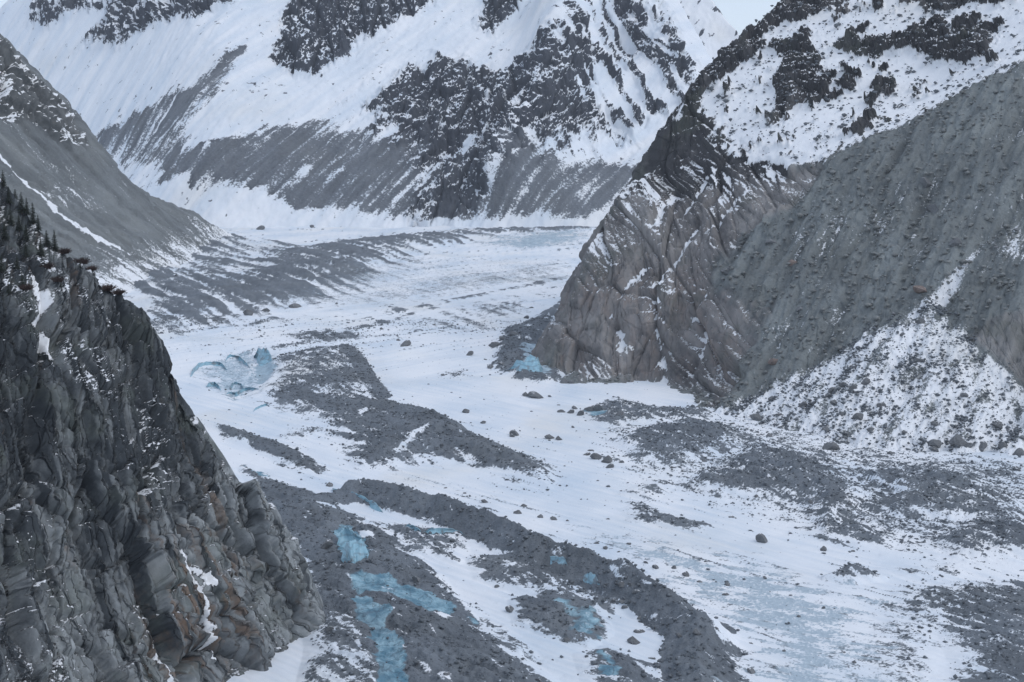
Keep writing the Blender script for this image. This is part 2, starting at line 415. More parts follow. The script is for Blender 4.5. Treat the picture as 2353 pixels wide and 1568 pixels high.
# pale scar at the head of the till wall
scar = sst(-5, 5, poly_sd(SP_([(1740, 405), (1880, 385), (1860, 430), (1790, 500), (1720, 520)]), X, Y) + 6 * fbm(X / 12, Y / 12, 3))
tone = tone * (1 - till) + till * (.5 + .5 * GUL + .6 * fbm(along / 12, fall / 70, 4) + .5 * fbm(X / 60, Y / 60, 3))
tone = tone + .45 * scar; till = till * (1 - scar); rust = rust * (1 - .5 * scar)
pr2 = SP_([(2225, 780), (2280, 735), (2353, 725), (2500, 720), (2500, 950), (2353, 880), (2290, 830)])
slab = sst(-3, 3, poly_sd(pr2, X, Y))
till = till * (1 - .8 * slab); snow = snow * (1 - slab); tone = tone + .25 * slab
spur_snow = snow
keep = (sdr < 40) & (P[..., 2] > -12) & (X > .018 * Y)
SPUR_P = P.copy(); SPUR_TILL = till.copy(); SPUR_FAN = fanm.copy(); SPUR_UP = (upper * (1 - rockm)).copy()
mountain = structure(grid_object("rocky_headland", P, dict(snow=snow, till=till, ice=0 * X, rust=rust, tone=tone, pale=0 * X, pa=ra, pb=rb), M_spur, keep))

# ------------------------------------------------------------------ left slope behind the near cliff
ls_ridge = [at(*p) for p in [(640, 575, 2750), (545, 548, 2640), (480, 512, 2600), (400, 470, 2560), (330, 440, 2520), (262, 390, 2480), (205, 320, 2450), (180, 268, 2435), (120, 208, 2420), (50, 130, 2400), (-10, 62, 2380), (-120, -60, 2350)]]
ls_pts = [flo(300, 665), flo(430, 605), flo(200, 720), flo(100, 800)] + ls_ridge[1:]
ls_pts += [at(*p) for p in [(0, 450, 1872), (0, 600, 1620), (0, 200, 2180), (0, 300, 2040), (100, 350, 2130), (200, 450, 2140), (350, 520, 2240), (-150, 400, 1800), (-150, 150, 2100), (120, 560, 1800)]]
ls_front = tps(ls_pts)
def ls_h(x, y):
    sd, _ = line_sd(ls_ridge, x, y)
    return ls_front(x, y) - 1.2 * np.clip(-sd, 0, None)
X, Y = polar(-0.43, -0.165, 330, np.linspace(1480, 2740, 420))
H = ls_h(X, Y); sdr, _ = line_sd(ls_ridge, X, Y)
P = np.stack([X, Y, H], -1); Nn = grid_normals(P)
LS = lambda pts: marches(ls_h, pts, 1450, 2800)
rk = poly_sd(LS([(-150, -60), (-10, 64), (120, 212), (180, 270), (205, 322), (190, 330), (150, 320), (60, 290), (0, 270), (-150, 250)]), X, Y)
rk = sst(-12, 8, rk + 16 * fbm(X / 40, Y / 40, 3)); rk = np.maximum(rk, sst(-5, 15, -sdr) * sst(120, 160, H))
disp = rk * (16 * facets(Y * .6 + X * .3, H, 40, 60, 4, 3.0) + 12 * (ridged(Y / 40, H / 90, 4) - .5))
disp += (1 - rk) * (3.5 * facets(Y, X, 22, 30, 3) + 9 * (ridged(Y / 70, X / 200, 4) - .6) + 7 * fbm(X / 60, Y / 60, 4) + 2.0 * ridged(Y / 25, X / 90, 3) + 1.2 * fbm(X / 8, Y / 8, 3))
P = P + Nn * disp[..., None]; nz = grid_normals(P)[..., 2]
chute, _ = line_sd(LS([(-20, 340), (30, 390), (80, 440), (130, 490), (190, 530), (280, 580), (360, 620)]), X, Y)
stre = fbm(Y / 9, X / 60, 4)
snow = rk * (-.05 + .9 * sst(.68, .9, nz + .12 * fbm(X / 40, Y / 40, 3))) + (1 - rk) * (.16 + .5 * stre + .35 * fbm(X / 120, Y / 120, 3) + .45 * sst(60, 0, P[..., 2]))
wid = 5 + 9 * sst(140, 20, P[..., 2])
snow = np.maximum(snow, .72 * sst(wid, wid * .4, np.abs(chute + 3 * fbm(X / 20, Y / 20, 2))))
snow += .5 * rk * sst(.1, .4, fbm(X / 45 + 3, Y / 45, 3))
tone = .30 + .7 * fbm(Y / 22, X / 110, 4) + .3 * fbm(X / 50, Y / 50, 3) + .15 * sst(160, 90, P[..., 2])
rust = rk * (.25 + .5 * fbm(X / 40, Y / 70, 3) + .2 * sst(210, 150, P[..., 2]))
structure(grid_object("moraine_slope", P, dict(snow=snow, till=1 - rk, ice=0 * X, rust=rust, tone=tone, pale=0 * X), M_slope, (P[..., 2] > -10) & (sdr > -70)))

# ------------------------------------------------------------------ far mountain
def yb(v): return float(np.interp(v, [-300, -200, -100, 0, 100, 200, 300, 400, 520, 600], [4350, 4080, 3850, 3650, 3470, 3290, 3130, 3010, 2895, 2860]))
bp_pts = []
for v in (520, 440, 360, 280, 190, 90, -10, -120, -260):
    for u in (-100, 100, 300, 480, 640, 800, 960, 1100):
        if v > 430 and u < 400: continue
        bp_pts.append(at(u, v, yb(v) + max(0, 480 - u) * 1.5))
bp_pts += [at(*p) for p in [(1290, 0, 3520), (1275, 95, 3370), (1225, 260, 3140), (1150, 400, 2970), (1380, 90, 3480), (1420, 300, 3190), (1440, 120, 3520), (1400, 420, 3010), (1380, 520, 2910),
           (1526, 92, 3440), (1610, 187, 3330), (1480, 20, 3560), (1520, 360, 3080), (1640, 300, 3150), (1560, 500, 2930), (1460, -80, 3680), (1300, -150, 3780), (1200, 50, 3560), (1330, -300, 4150), (1250, 520, 2890), (1180, 150, 3390), (1700, 500, 2930), (1700, 400, 3020)]]
bk_front = tps(bp_pts)
bridge = [at(*p) for p in [(1690, 330, 3110), (1650, 250, 3220), (1610, 187, 3330), (1526, 92, 3440), (1470, 0, 3580), (1440, -80, 3690), (1360, -300, 4150)]]
lridge = [at(*p) for p in [(-60, 190, 4330), (25, 100, 4350), (60, 50, 4360), (85, 0, 4420), (150, -200, 4700)]]
def bk_h(x, y):
    sd, _ = line_sd(bridge, x, y); h = bk_front(x, y) - .9 * np.clip(-sd, 0, None)
    sl, _ = line_sd(lridge, x, y)
    return h - 2.5 * np.clip(sl, 0, None)
X, Y = polar(-0.40, 0.19, 840, np.r_[np.linspace(2780, 3800, 330), np.linspace(3806, 4700, 110)])
H = bk_h(X, Y); sdr, _ = line_sd(bridge, X, Y)
P = np.stack([X, Y, H], -1); Nn = grid_normals(P)
BK = lambda pts: marches(bk_h, pts, 2700, 4690)
BN = .6 * fbm(X / 70, Y / 70, 5, .6) + .4 * (ridged((X * .8 - Y * .6) / 50, (X * .6 + Y * .8) / 120, 4) - .6) * 1.6
def bz(pts, e=20, n=26, s=60): return sst(-e * 2.2, e * 2.2, poly_sd(BK(pts), X, Y) + n * 2.4 * BN)
al = X * .80 - Y * .60; fa = X * .60 + Y * .80
# bare till wall above the glacier
till = np.maximum.reduce([
    bz([(190, 330), (215, 300), (330, 245), (450, 190), (560, 105), (575, 120), (490, 215), (430, 280), (400, 320), (480, 330), (600, 290), (680, 275), (840, 262), (800, 285), (900, 310), (1000, 310), (1000, 420), (960, 530), (860, 525), (640, 470), (520, 420), (380, 430), (270, 385)], 14),
    bz([(1000, 310), (1080, 350), (1290, 358), (1430, 362), (1520, 372), (1700, 380), (1700, 560), (940, 545), (960, 480)], 14)])
faces = np.maximum.reduce([
    bz([(190, 95), (220, 60), (245, 20), (250, -60), (560, -80), (540, 10), (450, 40), (340, 60), (290, 100)], 10, 15),
    bz([(70, 50), (90, -20), (180, -40), (240, 20), (160, 30), (120, 60)], 10, 15),
    bz([(620, 130), (640, 70), (690, -60), (1040, -120), (990, 10), (900, 60), (830, 90), (800, 130), (730, 175), (670, 170)], 10, 15),
    bz([(1085, 50), (1130, -20), (1230, -40), (1180, 40), (1130, 85)], 10, 15)])
aR = X * .88 + Y * .47; fR = -X * .47 + Y * .88
RIB = 1.5 * (ridged(aR / 70 + .3 * fbm(X / 80, Y / 80, 2), fR / 420, 3) - .62)
crag = np.maximum.reduce([
    bz([(1190, 160), (1275, 92), (1330, 190), (1375, 315), (1240, 352), (1130, 330)], 14, 18),
    bz([(830, 240), (900, 180), (1000, 130), (1090, 150), (1200, 150), (1270, 95), (1330, 200), (1370, 320), (1240, 350), (1190, 360), (1080, 350), (1000, 420), (940, 330), (870, 290)], 20, 40),
    bz([(1265, 95), (1330, -60), (1500, -40), (1610, 190), (1605, 270), (1500, 262), (1450, 330), (1290, 355)], 20, 20) * sst(-.10, .24, RIB + .25 * fbm(X / 30, Y / 30, 4)),
    bz([(980, 420), (1080, 330), (1190, 370), (1120, 470), (1000, 520), (940, 520)], 16, 30) * .85])
specks = bz([(60, 120), (280, 200), (420, 230), (600, 60), (620, 260), (420, 400), (200, 330)], 30, 60) * .55
specks = np.maximum(specks, .62)
crag = crag * (1 - faces)
rg = ridged(al / 60, fa / 130, 5)
disp = faces * (14 + 26 * facets(X + .25 * H, H - .2 * X, 60, 120, 4, 4.0) + 22 * (ridged(X / 45, H / 170, 5) - .5))
disp += crag * (6 + 20 * facets(X - .45 * H, H * .9 + .4 * X, 44, 52, 4, 6.0) + 22 * (rg - .5) + 12 * fbm(X / 70, Y / 70, 3))
disp += (1 - faces) * (1 - crag) * (10 * (ridged(al / 90, fa / 300, 4) - .6) + 6 * fbm(X / 90, Y / 90, 4) + 1.5 * fbm(X / 14, Y / 14, 3))
ribd, _ = line_sd(BK([(1300, -60), (1275, 95), (1225, 260), (1140, 400), (1060, 500)]), X, Y)
disp += 45 * np.exp(-(np.abs(ribd) / 60) ** 1.3) * sst(20, 140, H)
disp += till * (1 - crag) * (7 * (ridged(al / 34, fa / 150, 4) - .5) + 1.8 * fbm(X / 10, Y / 10, 3))
P = P + Nn * disp[..., None]; nz = grid_normals(P)[..., 2]
stre = fbm(al / 11, fa / 150, 4); st2 = fbm(al / 30, fa / 220, 3)
sp = sst(.12, .5, fbm(X / 15, Y / 15, 4) + .4 * fbm(X / 90, Y / 90, 3))
snow = 1.1 - specks * sp * 1.0
snow = snow * (1 - till) + till * (.30 + .5 * stre + .45 * st2 + .40 * fbm(X / 130, Y / 130, 4) + .6 * sst(45, -5, P[..., 2] + 22 * fbm(al / 30, fa / 80, 4)))
snow = snow * (1 - crag) + crag * (.06 + .80 * sst(.58, .84, nz + .10 * fbm(X / 30, Y / 30, 4)) + .95 * fbm(X / 40, Y / 40, 5, .65) + .45 * st2 + .25 * (1 - crag))
snow = snow * (1 - faces) + faces * (-.12 + .85 * sst(.52, .85, nz + .1 * fbm(X / 30, Y / 30, 3)) + .55 * fbm(X / 35, H / 60, 5, .6))
snow = np.maximum(snow, 1.1 * sst(20, 4, P[..., 2] + 14 * fbm(al / 30, fa / 60, 4) - 8 * sst(-300, -600, X)))
tone = .30 + .35 * fbm(X / 60, Y / 60, 4) - .1 * faces + till * (.2 + .5 * stre + .3 * st2)
rust = faces * (.1 + .5 * fbm(X / 50, H / 160, 3))
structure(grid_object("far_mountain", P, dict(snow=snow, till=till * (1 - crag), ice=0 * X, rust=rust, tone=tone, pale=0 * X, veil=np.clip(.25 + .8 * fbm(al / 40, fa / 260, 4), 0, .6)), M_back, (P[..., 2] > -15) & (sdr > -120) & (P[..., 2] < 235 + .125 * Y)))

# a further snowy shoulder seen through the gap
fs = [at(*p) for p in [(1300, 300, 4300), (1500, 300, 4300), (1700, 300, 4250), (1500, 150, 4500), (1640, 150, 4480), (1560, 0, 4720), (1640, 0, 4700), (1697, 70, 4600), (1850, 250, 4300), (1720, 130, 4520), (1500, -150, 5000), (1560, -150, 4980)]]
fs_f = tps(fs); fridge = [at(*p) for p in [(1900, 330, 4250), (1760, 160, 4470), (1697, 70, 4600), (1640, 0, 4700), (1560, -150, 4980), (1500, -250, 5200)]]
X, Y = polar(0.06, 0.27, 260, np.linspace(4180, 5100, 220))
sdr, _ = line_sd(fridge, X, Y); H = fs_f(X, Y) - 2.2 * np.clip(-sdr, 0, None) - 14
n1 = fbm(X / 80, Y / 80, 5); n2 = fbm((X * .8 - Y * .6) / 22, (X * .6 + Y * .8) / 40, 4)
P = np.stack([X, Y, H + 14 * n1 + 6 * ridged(X / 40, Y / 60, 4)], -1)
snow = 1.0 - 1.0 * sst(.05, .45, n2 + .5 * n1) * .9
structure(grid_object("snowy_shoulder", P, dict(snow=snow, till=0 * X, ice=0 * X, rust=0 * X, tone=.4 + 0 * X, pale=0 * X), M_back, sdr > -150))

# ------------------------------------------------------------------ near cliff on the left
cl_ridge = [at(*p) for p in [(-260, 120, 700), (-120, 280, 680), (0, 395, 655), (60, 468, 650), (130, 560, 645), (200, 618, 642), (272, 668, 640), (320, 722, 636), (368, 782, 630), (408, 850, 624), (436, 925, 618),
            (492, 988, 612), (556, 1066, 606), (618, 1140, 600), (640, 1230, 594), (672, 1300, 589), (694, 1370, 584), (700, 1440, 579), (692, 1476, 574), (640, 1560, 556)]]
cl_pts = cl_ridge[:-1] + [flo(690, 1480), flo(620, 1514), flo(540, 1568), np.array([-128, 470, 0.]), np.array([-153, 410, 0.]), np.array([-177, 350, 0.])]
cl_pts += [at(*p) for p in [(0, 1568, 440), (0, 1200, 488), (0, 800, 545), (0, 560, 590), (300, 1000, 560), (300, 1300, 520), (300, 1560, 486), (500, 1300, 556), (480, 1120, 582), (250, 800, 598), (-300, 800, 470), (-300, 1300, 420)]]
cl_front = tps(cl_pts)
def cl_h(x, y):
    sd, _ = line_sd(cl_ridge, x, y)
    return cl_front(x, y) - 1.5 * np.clip(sd, 0, None)
# grid axes: along the foot (s) and into the face (d)
B0 = np.array([-104.0, 529.0]); SB = np.array([.378, .926]); DB = np.array([-.926, .378])
S, D = np.meshgrid(np.linspace(-170, 165, 520), np.linspace(-14, 175, 480))
X = B0[0] + S * SB[0] + D * DB[0]; Y = B0[1] + S * SB[1] + D * DB[1]
H = cl_h(X, Y); sdr, _ = line_sd(cl_ridge, X, Y)
P = np.stack([X, Y, H], -1); Nn = grid_normals(P)
W = H * 1.0
low = sst(95, 45, H + .25 * S)
w1 = fbm(S / 26, W / 40, 3); w2 = fbm(S / 26 + 7, W / 40 + 3, 3)
sk = .93 * X + .37 * Y + .0016 * np.clip(150 - W, 0, 150) ** 2 * -1.0 ; wk = W + 4 * w1
plate = facets(sk, wk, 16, 60, 5, 0.0, 2.2, .8, .16, .45, .46) + .35 * facets(sk + .5 * wk, wk - .3 * sk, 30, 24, 2, 5.0, 1.0, .5, .3, 1.2)
col1 = vor(sk / 6 + .5 * w1, wk / 19 + .5 * w2)[2]; col2 = vor(sk / 13 + .5 * w2, wk / 36 + .5 * w1)[2]
rough = sst(-.05, .35, fbm(S / 40 + 2, W / 40, 3))
disp = -2.5 + 9.0 * plate + 3.2 * sst(110, 60, H) * sst(-10, 30, S) * facets(sk, wk, 22, 28, 2, 8.0, 1.6, .6, .2) + 8 * fbm(S / 70, W / 70, 2) + (.3 + .8 * rough) * fbm(sk / 3, W / 7, 3)
top = sst(150, 185, H - .1 * S)
disp = disp * (1 - .6 * top) + top * 2 * fbm(S / 8, D / 8, 4)
foot = sst(0, 18, H)
disp = disp * (.7 + .3 * foot) * (.35 + .65 * np.maximum(sst(4, -16, sdr), sst(120, 70, H))) * sst(28, 4, sdr) 
P = P + Nn * disp[..., None]; Nn = grid_normals(P); nz = Nn[..., 2]
CL = lambda pts: marches(cl_h, pts, 300, 760)
ledge = sst(.62, .86, nz + .14 * fbm(S / 18, W / 18, 3))
snow = -.28 + .80 * ledge + .55 * fbm(S / 22, W / 22, 4)
snow = np.maximum(snow, top * (.36 + .75 * fbm(S / 11, W / 9, 4)))
gl, _ = line_sd(CL([(85, 640), (105, 700), (110, 760), (135, 800)]), X, Y)
snow = np.maximum(snow, .75 * sst(4.5, 1.5, np.abs(gl + 3 * fbm(S / 8, W / 8, 3))))
bl = poly_sd(CL([(-30, 1400), (60, 1440), (150, 1520), (170, 1600), (-30, 1640)]), X, Y)
snow = np.maximum(snow, sst(-8, 8, bl + 8 * fbm(S / 12, W / 12, 3)) * (.42 + .5 * fbm(S / 7, W / 9, 4)))
for q in [[(430, 1290), (470, 1340), (500, 1420), (520, 1500)], [(400, 1470), (430, 1540), (450, 1590)], [(410, 1265), (450, 1300), (490, 1340)]]:
    gl, _ = line_sd(CL(q), X, Y); snow = np.maximum(snow, .8 * sst(1.4, .3, np.abs(gl + 2.5 * fbm(S / 5, W / 7, 3))))
veg = top
tone = -.02 + .60 * sst(95, 40, H - .15 * S + 16 * w1) + .26 * sst(30, 110, S) + .45 * fbm(sk / 9, W / 40, 4) + .30 * (_rv[col1, 5] - .5) + .40 * (_rv[col2, 5] - .5) - .75 * sst(.0, .35, fbm(sk / 2.4, W / 70, 3)) + .12 - .1 * veg
rz = poly_sd(CL([(330, 1568), (340, 1420), (380, 1300), (420, 1180), (520, 1180), (600, 1300), (560, 1450), (600, 1568)]), X, Y)
rust = .12 + sst(-15, 10, rz) * (.30 + 1.3 * fbm(sk / 2.2, W / 40, 4)) + .45 * sst(.1, .5, fbm(sk / 5, W / 45, 3))
structure(grid_object("rock_cliff", P, dict(snow=snow, till=0 * X, ice=0 * X, rust=rust, tone=tone, pale=0 * X, pa=sk, pb=wk), M_cliff, (P[..., 2] > -10) & (sdr < 45)))
CLIFF_P = P

# ------------------------------------------------------------------ glacier
iy = np.linspace(1 / 485.0, 1 / 3150.0, 620)
X, Y = polar(-0.385, 0.385, 860, np.r_[np.linspace(300, 480, 40), 1 / iy], True)
Z = 1.6 * fbm(X / 120, Y / 120, 4) + .4 * fbm(X / 18, Y / 18, 3)
Z = Z - 1.0 + 3.2 * fbm((X * .7 + Y * .7) / 210, (Y * .7 - X * .7) / 70, 3) * sst(1000, 1300, Y) + 1.6 * fbm((X * .7 - Y * .7) / 90, (X * .7 + Y * .7) / 26, 3) * sst(1200, 950, Y)
deb = np.zeros_like(X); ice = np.zeros_like(X); sno_f = np.zeros_like(X)
def stretched(ang, l, w, o=4):
    c, s = math.cos(math.radians(ang)), math.sin(math.radians(ang))
    return fbm((X * c + Y * s) / l, (-X * s + Y * c) / w, o)
NA = stretched(-48, 40, 7); NB = stretched(48, 90, 14); NI = fbm(X / 14, Y / 14, 4); NI2 = fbm(X / 5, Y / 5, 3)
FINE = stretched(-20, 9, 2.2, 3)
NC = stretched(-63, 230, 17, 4); ND = stretched(-30, 22, 5, 4); HUM = ridged(X / 34 + .4 * NI, Y / 34, 4) - .62
pale = np.zeros_like(X)
NS = stretched(-64, 34, 2.6, 4); NS2 = stretched(-58, 80, 6, 3)
def zone(pts, z=0, H=6, w=20, dens=.85, rag=10, n=None, kind='deb', rough=1.0):
    global Z, deb, ice
    n = NA if n is None else n
    Q = flos(pts, z)
    sd = poly_sd(Q, X, Y)
    m = sd > -58
    if H:
        prof = 1 - np.exp(-np.clip(sd[m] + 3, 0, None) / w)
        Z[m] += H * prof * (1 + .35 * n[m] + .25 * NI[m]) + rough * .8 * prof * NI2[m]
    e = sst(-rag, rag * 1.3, sd[m] + rag * 1.5 * n[m] + rag * .9 * NI[m] + rag * .8 * ND[m])
    t = deb if kind == 'deb' else ice
    t[m] = np.maximum(t[m], dens * e)
    if kind == 'ice': deb[m] *= (1 - e * min(1, dens * 1.3))
def ridge(pts, z, wn, wf, H, dens=1.0, rag=3, n=None):
    """sharp-crested debris ridge; wn / wf widths on its near and far side"""
    global Z, deb
    n = NA if n is None else n
    L = flos(pts, z); d, arc = line_sd(L, X, Y)
    d = d + 1.5 * NI
    hh = H * np.interp(arc, [0, .06, .85, 1], [.4, 1, 1, .35])
    prof = np.where(d < 0, 1 + d / wn, 1 - d / wf)
    prof = np.clip(prof, 0, 1) ; end = sst(0, .02, arc) * sst(1, .98, arc)
    Z = Z + hh * prof * (1 + .15 * NI) + prof * .7 * NI2
    e = sst(0, .22, prof + .12 * NI + .10 * NI2)
    deb = np.maximum(deb, dens * e * sst(-3, 0, -np.abs(d) + 60))
# -- left and far moraines
zone([(300, 670), (400, 640), (560, 620), (700, 610), (830, 600), (880, 625), (780, 650), (690, 690), (580, 690), (480, 720), (400, 745), (350, 740)], 3, 7, 30, .82, 20, NC)
zone([(560, 600), (640, 575), (760, 555), (900, 540), (1080, 522), (1140, 535), (1010, 560), (930, 575), (880, 600), (830, 620), (700, 640)], 5, 9, 30, .76, 34, NC)
zone([(150, 520), (260, 560), (380, 590), (440, 640), (330, 660), (260, 640), (180, 580)], 3, 8, 30, .82, 20, NC)
zone([(380, 480), (470, 510), (540, 545), (520, 575), (420, 590), (330, 560), (300, 500)], 3, 6, 30, .72, 26, NC)
zone([(1080, 520), (1200, 520), (1370, 517), (1370, 524), (1200, 530), (1100, 532)], 3, 6, 30, .75, 20, NB)
for q in [[(860, 715), (990, 695), (1000, 702), (870, 724)], [(560, 745), (630, 725), (640, 730), (575, 752)], [(1000, 690), (1310, 632), (1312, 640), (1010, 700)], [(620, 800), (830, 745), (1010, 700), (1015, 706), (840, 760), (640, 808)], [(640, 770), (760, 755), (900, 770), (700, 790)], [(1150, 765), (1230, 735), (1235, 745), (1170, 775)]]:
    zone(q, 0, 1.5, 10, .62, 12, NB)
# -- broad thinly covered fields
zone([(200, 560), (420, 500), (560, 540), (700, 560), (900, 535), (1100, 522), (1000, 570), (900, 630), (760, 680), (560, 730), (400, 760), (330, 755)], 2, 2, 30, .52, 40, NC)
zone([(1380, 960), (1700, 950), (2000, 1010), (2353, 1045), (2500, 1060), (2500, 1320), (2200, 1290), (2050, 1260), (1850, 1210), (1600, 1140), (1420, 1070)], 2, 2, 30, .47, 30, ND)
zone([(640, 790), (830, 770), (1010, 700), (1310, 640), (1300, 690), (1150, 770), (1000, 760), (860, 800), (840, 830), (700, 850)], 0, 0, 30, .36, 40, NB)
zone([(450, 770), (760, 690), (1000, 640), (1320, 600), (1320, 640), (1000, 690), (700, 750), (480, 790)], 0, 0, 30, .30, 60, NB)
# -- central moraine
zone([(615, 815), (690, 795), (800, 782), (828, 800), (826, 830), (858, 862), (865, 905), (950, 928), (1040, 955), (1085, 990), (1170, 1018), (1268, 1052), (1262, 1100), (1180, 1080), (1080, 1042), (960, 1040), (880, 1055), (815, 1050), (790, 1000), (740, 955), (690, 930), (620, 905), (600, 880), (650, 850)], 5, 9, 26, .84, 16)
zone([(1060, 1020), (1270, 1090), (1275, 1110), (1200, 1095), (1120, 1060)], 1, 2, 10, .55, 12)
ridge([(870, 905), (960, 925), (1040, 955), (1090, 990), (1180, 1022)], 9, 26, 9, 4)
ridge([(800, 782), (826, 812), (850, 850), (880, 890)], 7, 12, 8, 3)
# -- long sharp ridge
ridge([(776, 1100), (830, 1092), (900, 1103), (1000, 1128), (1150, 1180), (1250, 1230), (1350, 1262), (1450, 1302), (1560, 1364), (1622, 1412)], 12, 17, 14, 12)
ridge([(1610, 1428), (1650, 1445), (1690, 1475)], 3, 7, 6, 3)
ridge([(1612, 1425), (1598, 1470), (1605, 1530), (1620, 1600)], 5, 17, 17, 5)
zone([(1560, 1480), (1620, 1430), (1680, 1480), (1730, 1568), (1740, 1640), (1530, 1640), (1535, 1560)], 3, 3, 18, .9, 10)
# -- debris mass at the foot of the near cliff
zone([(555, 1060), (640, 1095), (750, 1135), (840, 1185), (930, 1245), (1000, 1300), (1060, 1370), (1130, 1445), (1210, 1495), (1270, 1545), (1330, 1640), (640, 1640), (690, 1568), (712, 1480), (705, 1300), (650, 1220), (600, 1140)], 3, 9, 22, .93, 6)
zone([(500, 968), (560, 985), (650, 1015), (770, 1075), (690, 1075), (600, 1030), (520, 1000)], 2, 6, 14, .97, 6)
zone([(640, 1000), (690, 970), (760, 985), (700, 1000)], 1, 2, 10, .5, 8)
# -- small moraine islands
zone([(840, 1180), (900, 1190), (1040, 1210), (1070, 1250), (1050, 1285), (960, 1270), (900, 1230)], 2, 4, 12, .62, 8)
zone([(1080, 1270), (1200, 1260), (1290, 1300), (1360, 1330), (1470, 1340), (1470, 1385), (1380, 1400), (1330, 1370), (1200, 1350), (1100, 1320)], 2, 4, 12, .66, 8)
zone([(1180, 1370), (1290, 1350), (1380, 1390), (1400, 1440), (1350, 1470), (1250, 1440), (1190, 1420)], 2, 6, 12, .9, 5)
zone([(1330, 1490), (1400, 1470), (1500, 1510), (1520, 1560), (1450, 1590), (1360, 1580)], 2, 4, 12, .8, 6)
zone([(950, 1290), (1060, 1380), (1170, 1440), (1230, 1500), (1200, 1500), (1090, 1430), (980, 1340)], 1, 3, 12, .55, 10)
# -- right mounds
zone([(1400, 1000), (1500, 965), (1600, 952), (1680, 975), (1700, 1000), (1640, 1030), (1560, 1050), (1470, 1045), (1440, 1020)], 5, 9, 18, .76, 12)
zone([(1560, 1100), (1640, 1060), (1740, 1010), (1850, 1045), (1930, 1080), (1990, 1120), (1960, 1160), (1900, 1200), (1840, 1140), (1740, 1130), (1640, 1120)], 5, 10, 18, .74, 13)
zone([(1960, 1085), (2070, 1055), (2180, 1075), (2290, 1100), (2350, 1150), (2330, 1190), (2200, 1180), (2060, 1170), (1980, 1150), (2080, 1120)], 5, 8, 16, .68, 13)
zone([(1860, 1200), (1950, 1165), (2000, 1190), (2050, 1230), (2040, 1255), (1960, 1245), (1880, 1230)], 1, 3, 12, .66, 9)
zone([(2160, 1230), (2240, 1180), (2353, 1190), (2500, 1210), (2500, 1300), (2353, 1265), (2200, 1265)], 4, 8, 16, .72, 12)
zone([(1430, 1165), (1480, 1148), (1580, 1190), (1640, 1200), (1600, 1215), (1460, 1195)], 1, 2, 10, .7, 8)
zone([(1420, 1130), (1500, 1100), (1560, 1105), (1500, 1140)], 1, 3, 10, .55, 9)
zone([(1900, 1310), (1940, 1290), (1975, 1282), (2030, 1308), (1960, 1316)], 4, 6, 6, .9, 3)
zone([(2060, 1350), (2180, 1330), (2353, 1320), (2500, 1330), (2500, 1640), (2230, 1640), (2190, 1500), (2170, 1440), (2100, 1400)], 2, 5, 20, .74, 18)
zone([(2000, 1300), (2200, 1290), (2240, 1310), (2040, 1320)], 1, 2, 10, .5, 8)
zone([(2020, 1430), (2160, 1400), (2150, 1600), (2050, 1600), (2000, 1500)], 0, 1, 10, .45, 14)
# -- foot of the headland
zone([(1130, 830), (1150, 760), (1230, 720), (1300, 680), (1290, 860), (1250, 870), (1180, 855)], 4, 9, 16, .92, 9, NB)
zone([(1330, 940), (1420, 905), (1500, 930), (1640, 930), (1650, 950), (1500, 965), (1380, 975)], 2, 5, 14, .62, 10)
zone([(1000, 850), (1080, 845), (1090, 865), (1020, 872)], 0, 1, 10, .45, 10)
zone([(1360, 1050), (1420, 1045), (1430, 1065), (1380, 1065)], 0, 1.5, 8, .5, 6)
# debris strewn along the snow streams
NT = stretched(47, 190, 7, 4); NU = stretched(-46, 90, 4, 4)
thin = .60 * sst(.14, .5, NT + .25 * NB) * sst(1100, 1350, Y) + .52 * sst(.16, .55, NU + .3 * NA) * sst(1150, 900, Y)
Z = Z + .9 * NT * sst(1100, 1350, Y) + .8 * NU * sst(1150, 900, Y) + 1.3 * NB * sst(1100, 1350, Y)
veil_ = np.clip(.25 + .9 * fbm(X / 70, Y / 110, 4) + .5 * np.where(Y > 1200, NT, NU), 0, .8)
deb = np.maximum(deb, thin)
# -- bare blue ice
zone([(1080, 560), (1180, 535), (1372, 525), (1370, 560), (1230, 575), (1130, 572)], 0, 3, 30, .72, 60, NB, 'ice')
zone([(760, 620), (1000, 590), (1320, 590), (1320, 640), (1000, 680), (700, 710), (640, 690)], 0, 1, 30, .42, 40, NB, 'ice')
zone([(440, 840), (520, 800), (600, 800), (625, 850), (590, 900), (540, 915), (470, 890)], 0, -7, 14, .66, 16, NB, 'ice')
zone([(590, 800), (625, 805), (640, 840), (600, 870), (580, 840)], 0, -4, 6, .95, 5, NB, 'ice')
zone([(520, 870), (600, 860), (560, 905), (530, 920)], 0, -2, 6, .7, 8, NB, 'ice')
zone([(560, 950), (650, 920), (700, 940), (660, 965)], 0, 0, 6, .45, 14, NA, 'ice')
zone([(840, 1070), (1000, 1080), (1150, 1130), (1330, 1190), (1300, 1200), (1100, 1140), (930, 1100)], 0, 0, 6, .46, 18, NA, 'ice')
_i0 = ice.copy()
zone([(1320, 1200), (1500, 1240), (1750, 1290), (1960, 1350), (2040, 1420), (2010, 1480), (2000, 1640), (1740, 1640), (1700, 1480), (1600, 1380), (1450, 1290)], 0, 0, 6, .80, 30, stretched(-25, 60, 6), 'ice')
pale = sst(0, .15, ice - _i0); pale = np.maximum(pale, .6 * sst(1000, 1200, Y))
zone([(760, 1225), (800, 1205), (840, 1245), (848, 1280), (830, 1295), (790, 1290), (770, 1250)], 2, -3, 5, 1., 2, NI, 'ice')
zone([(795, 1340), (830, 1318), (900, 1320), (960, 1335), (1060, 1380), (1040, 1400), (960, 1390), (900, 1360), (810, 1360)], 5, -2, 8, .97, 4, NI, 'ice')
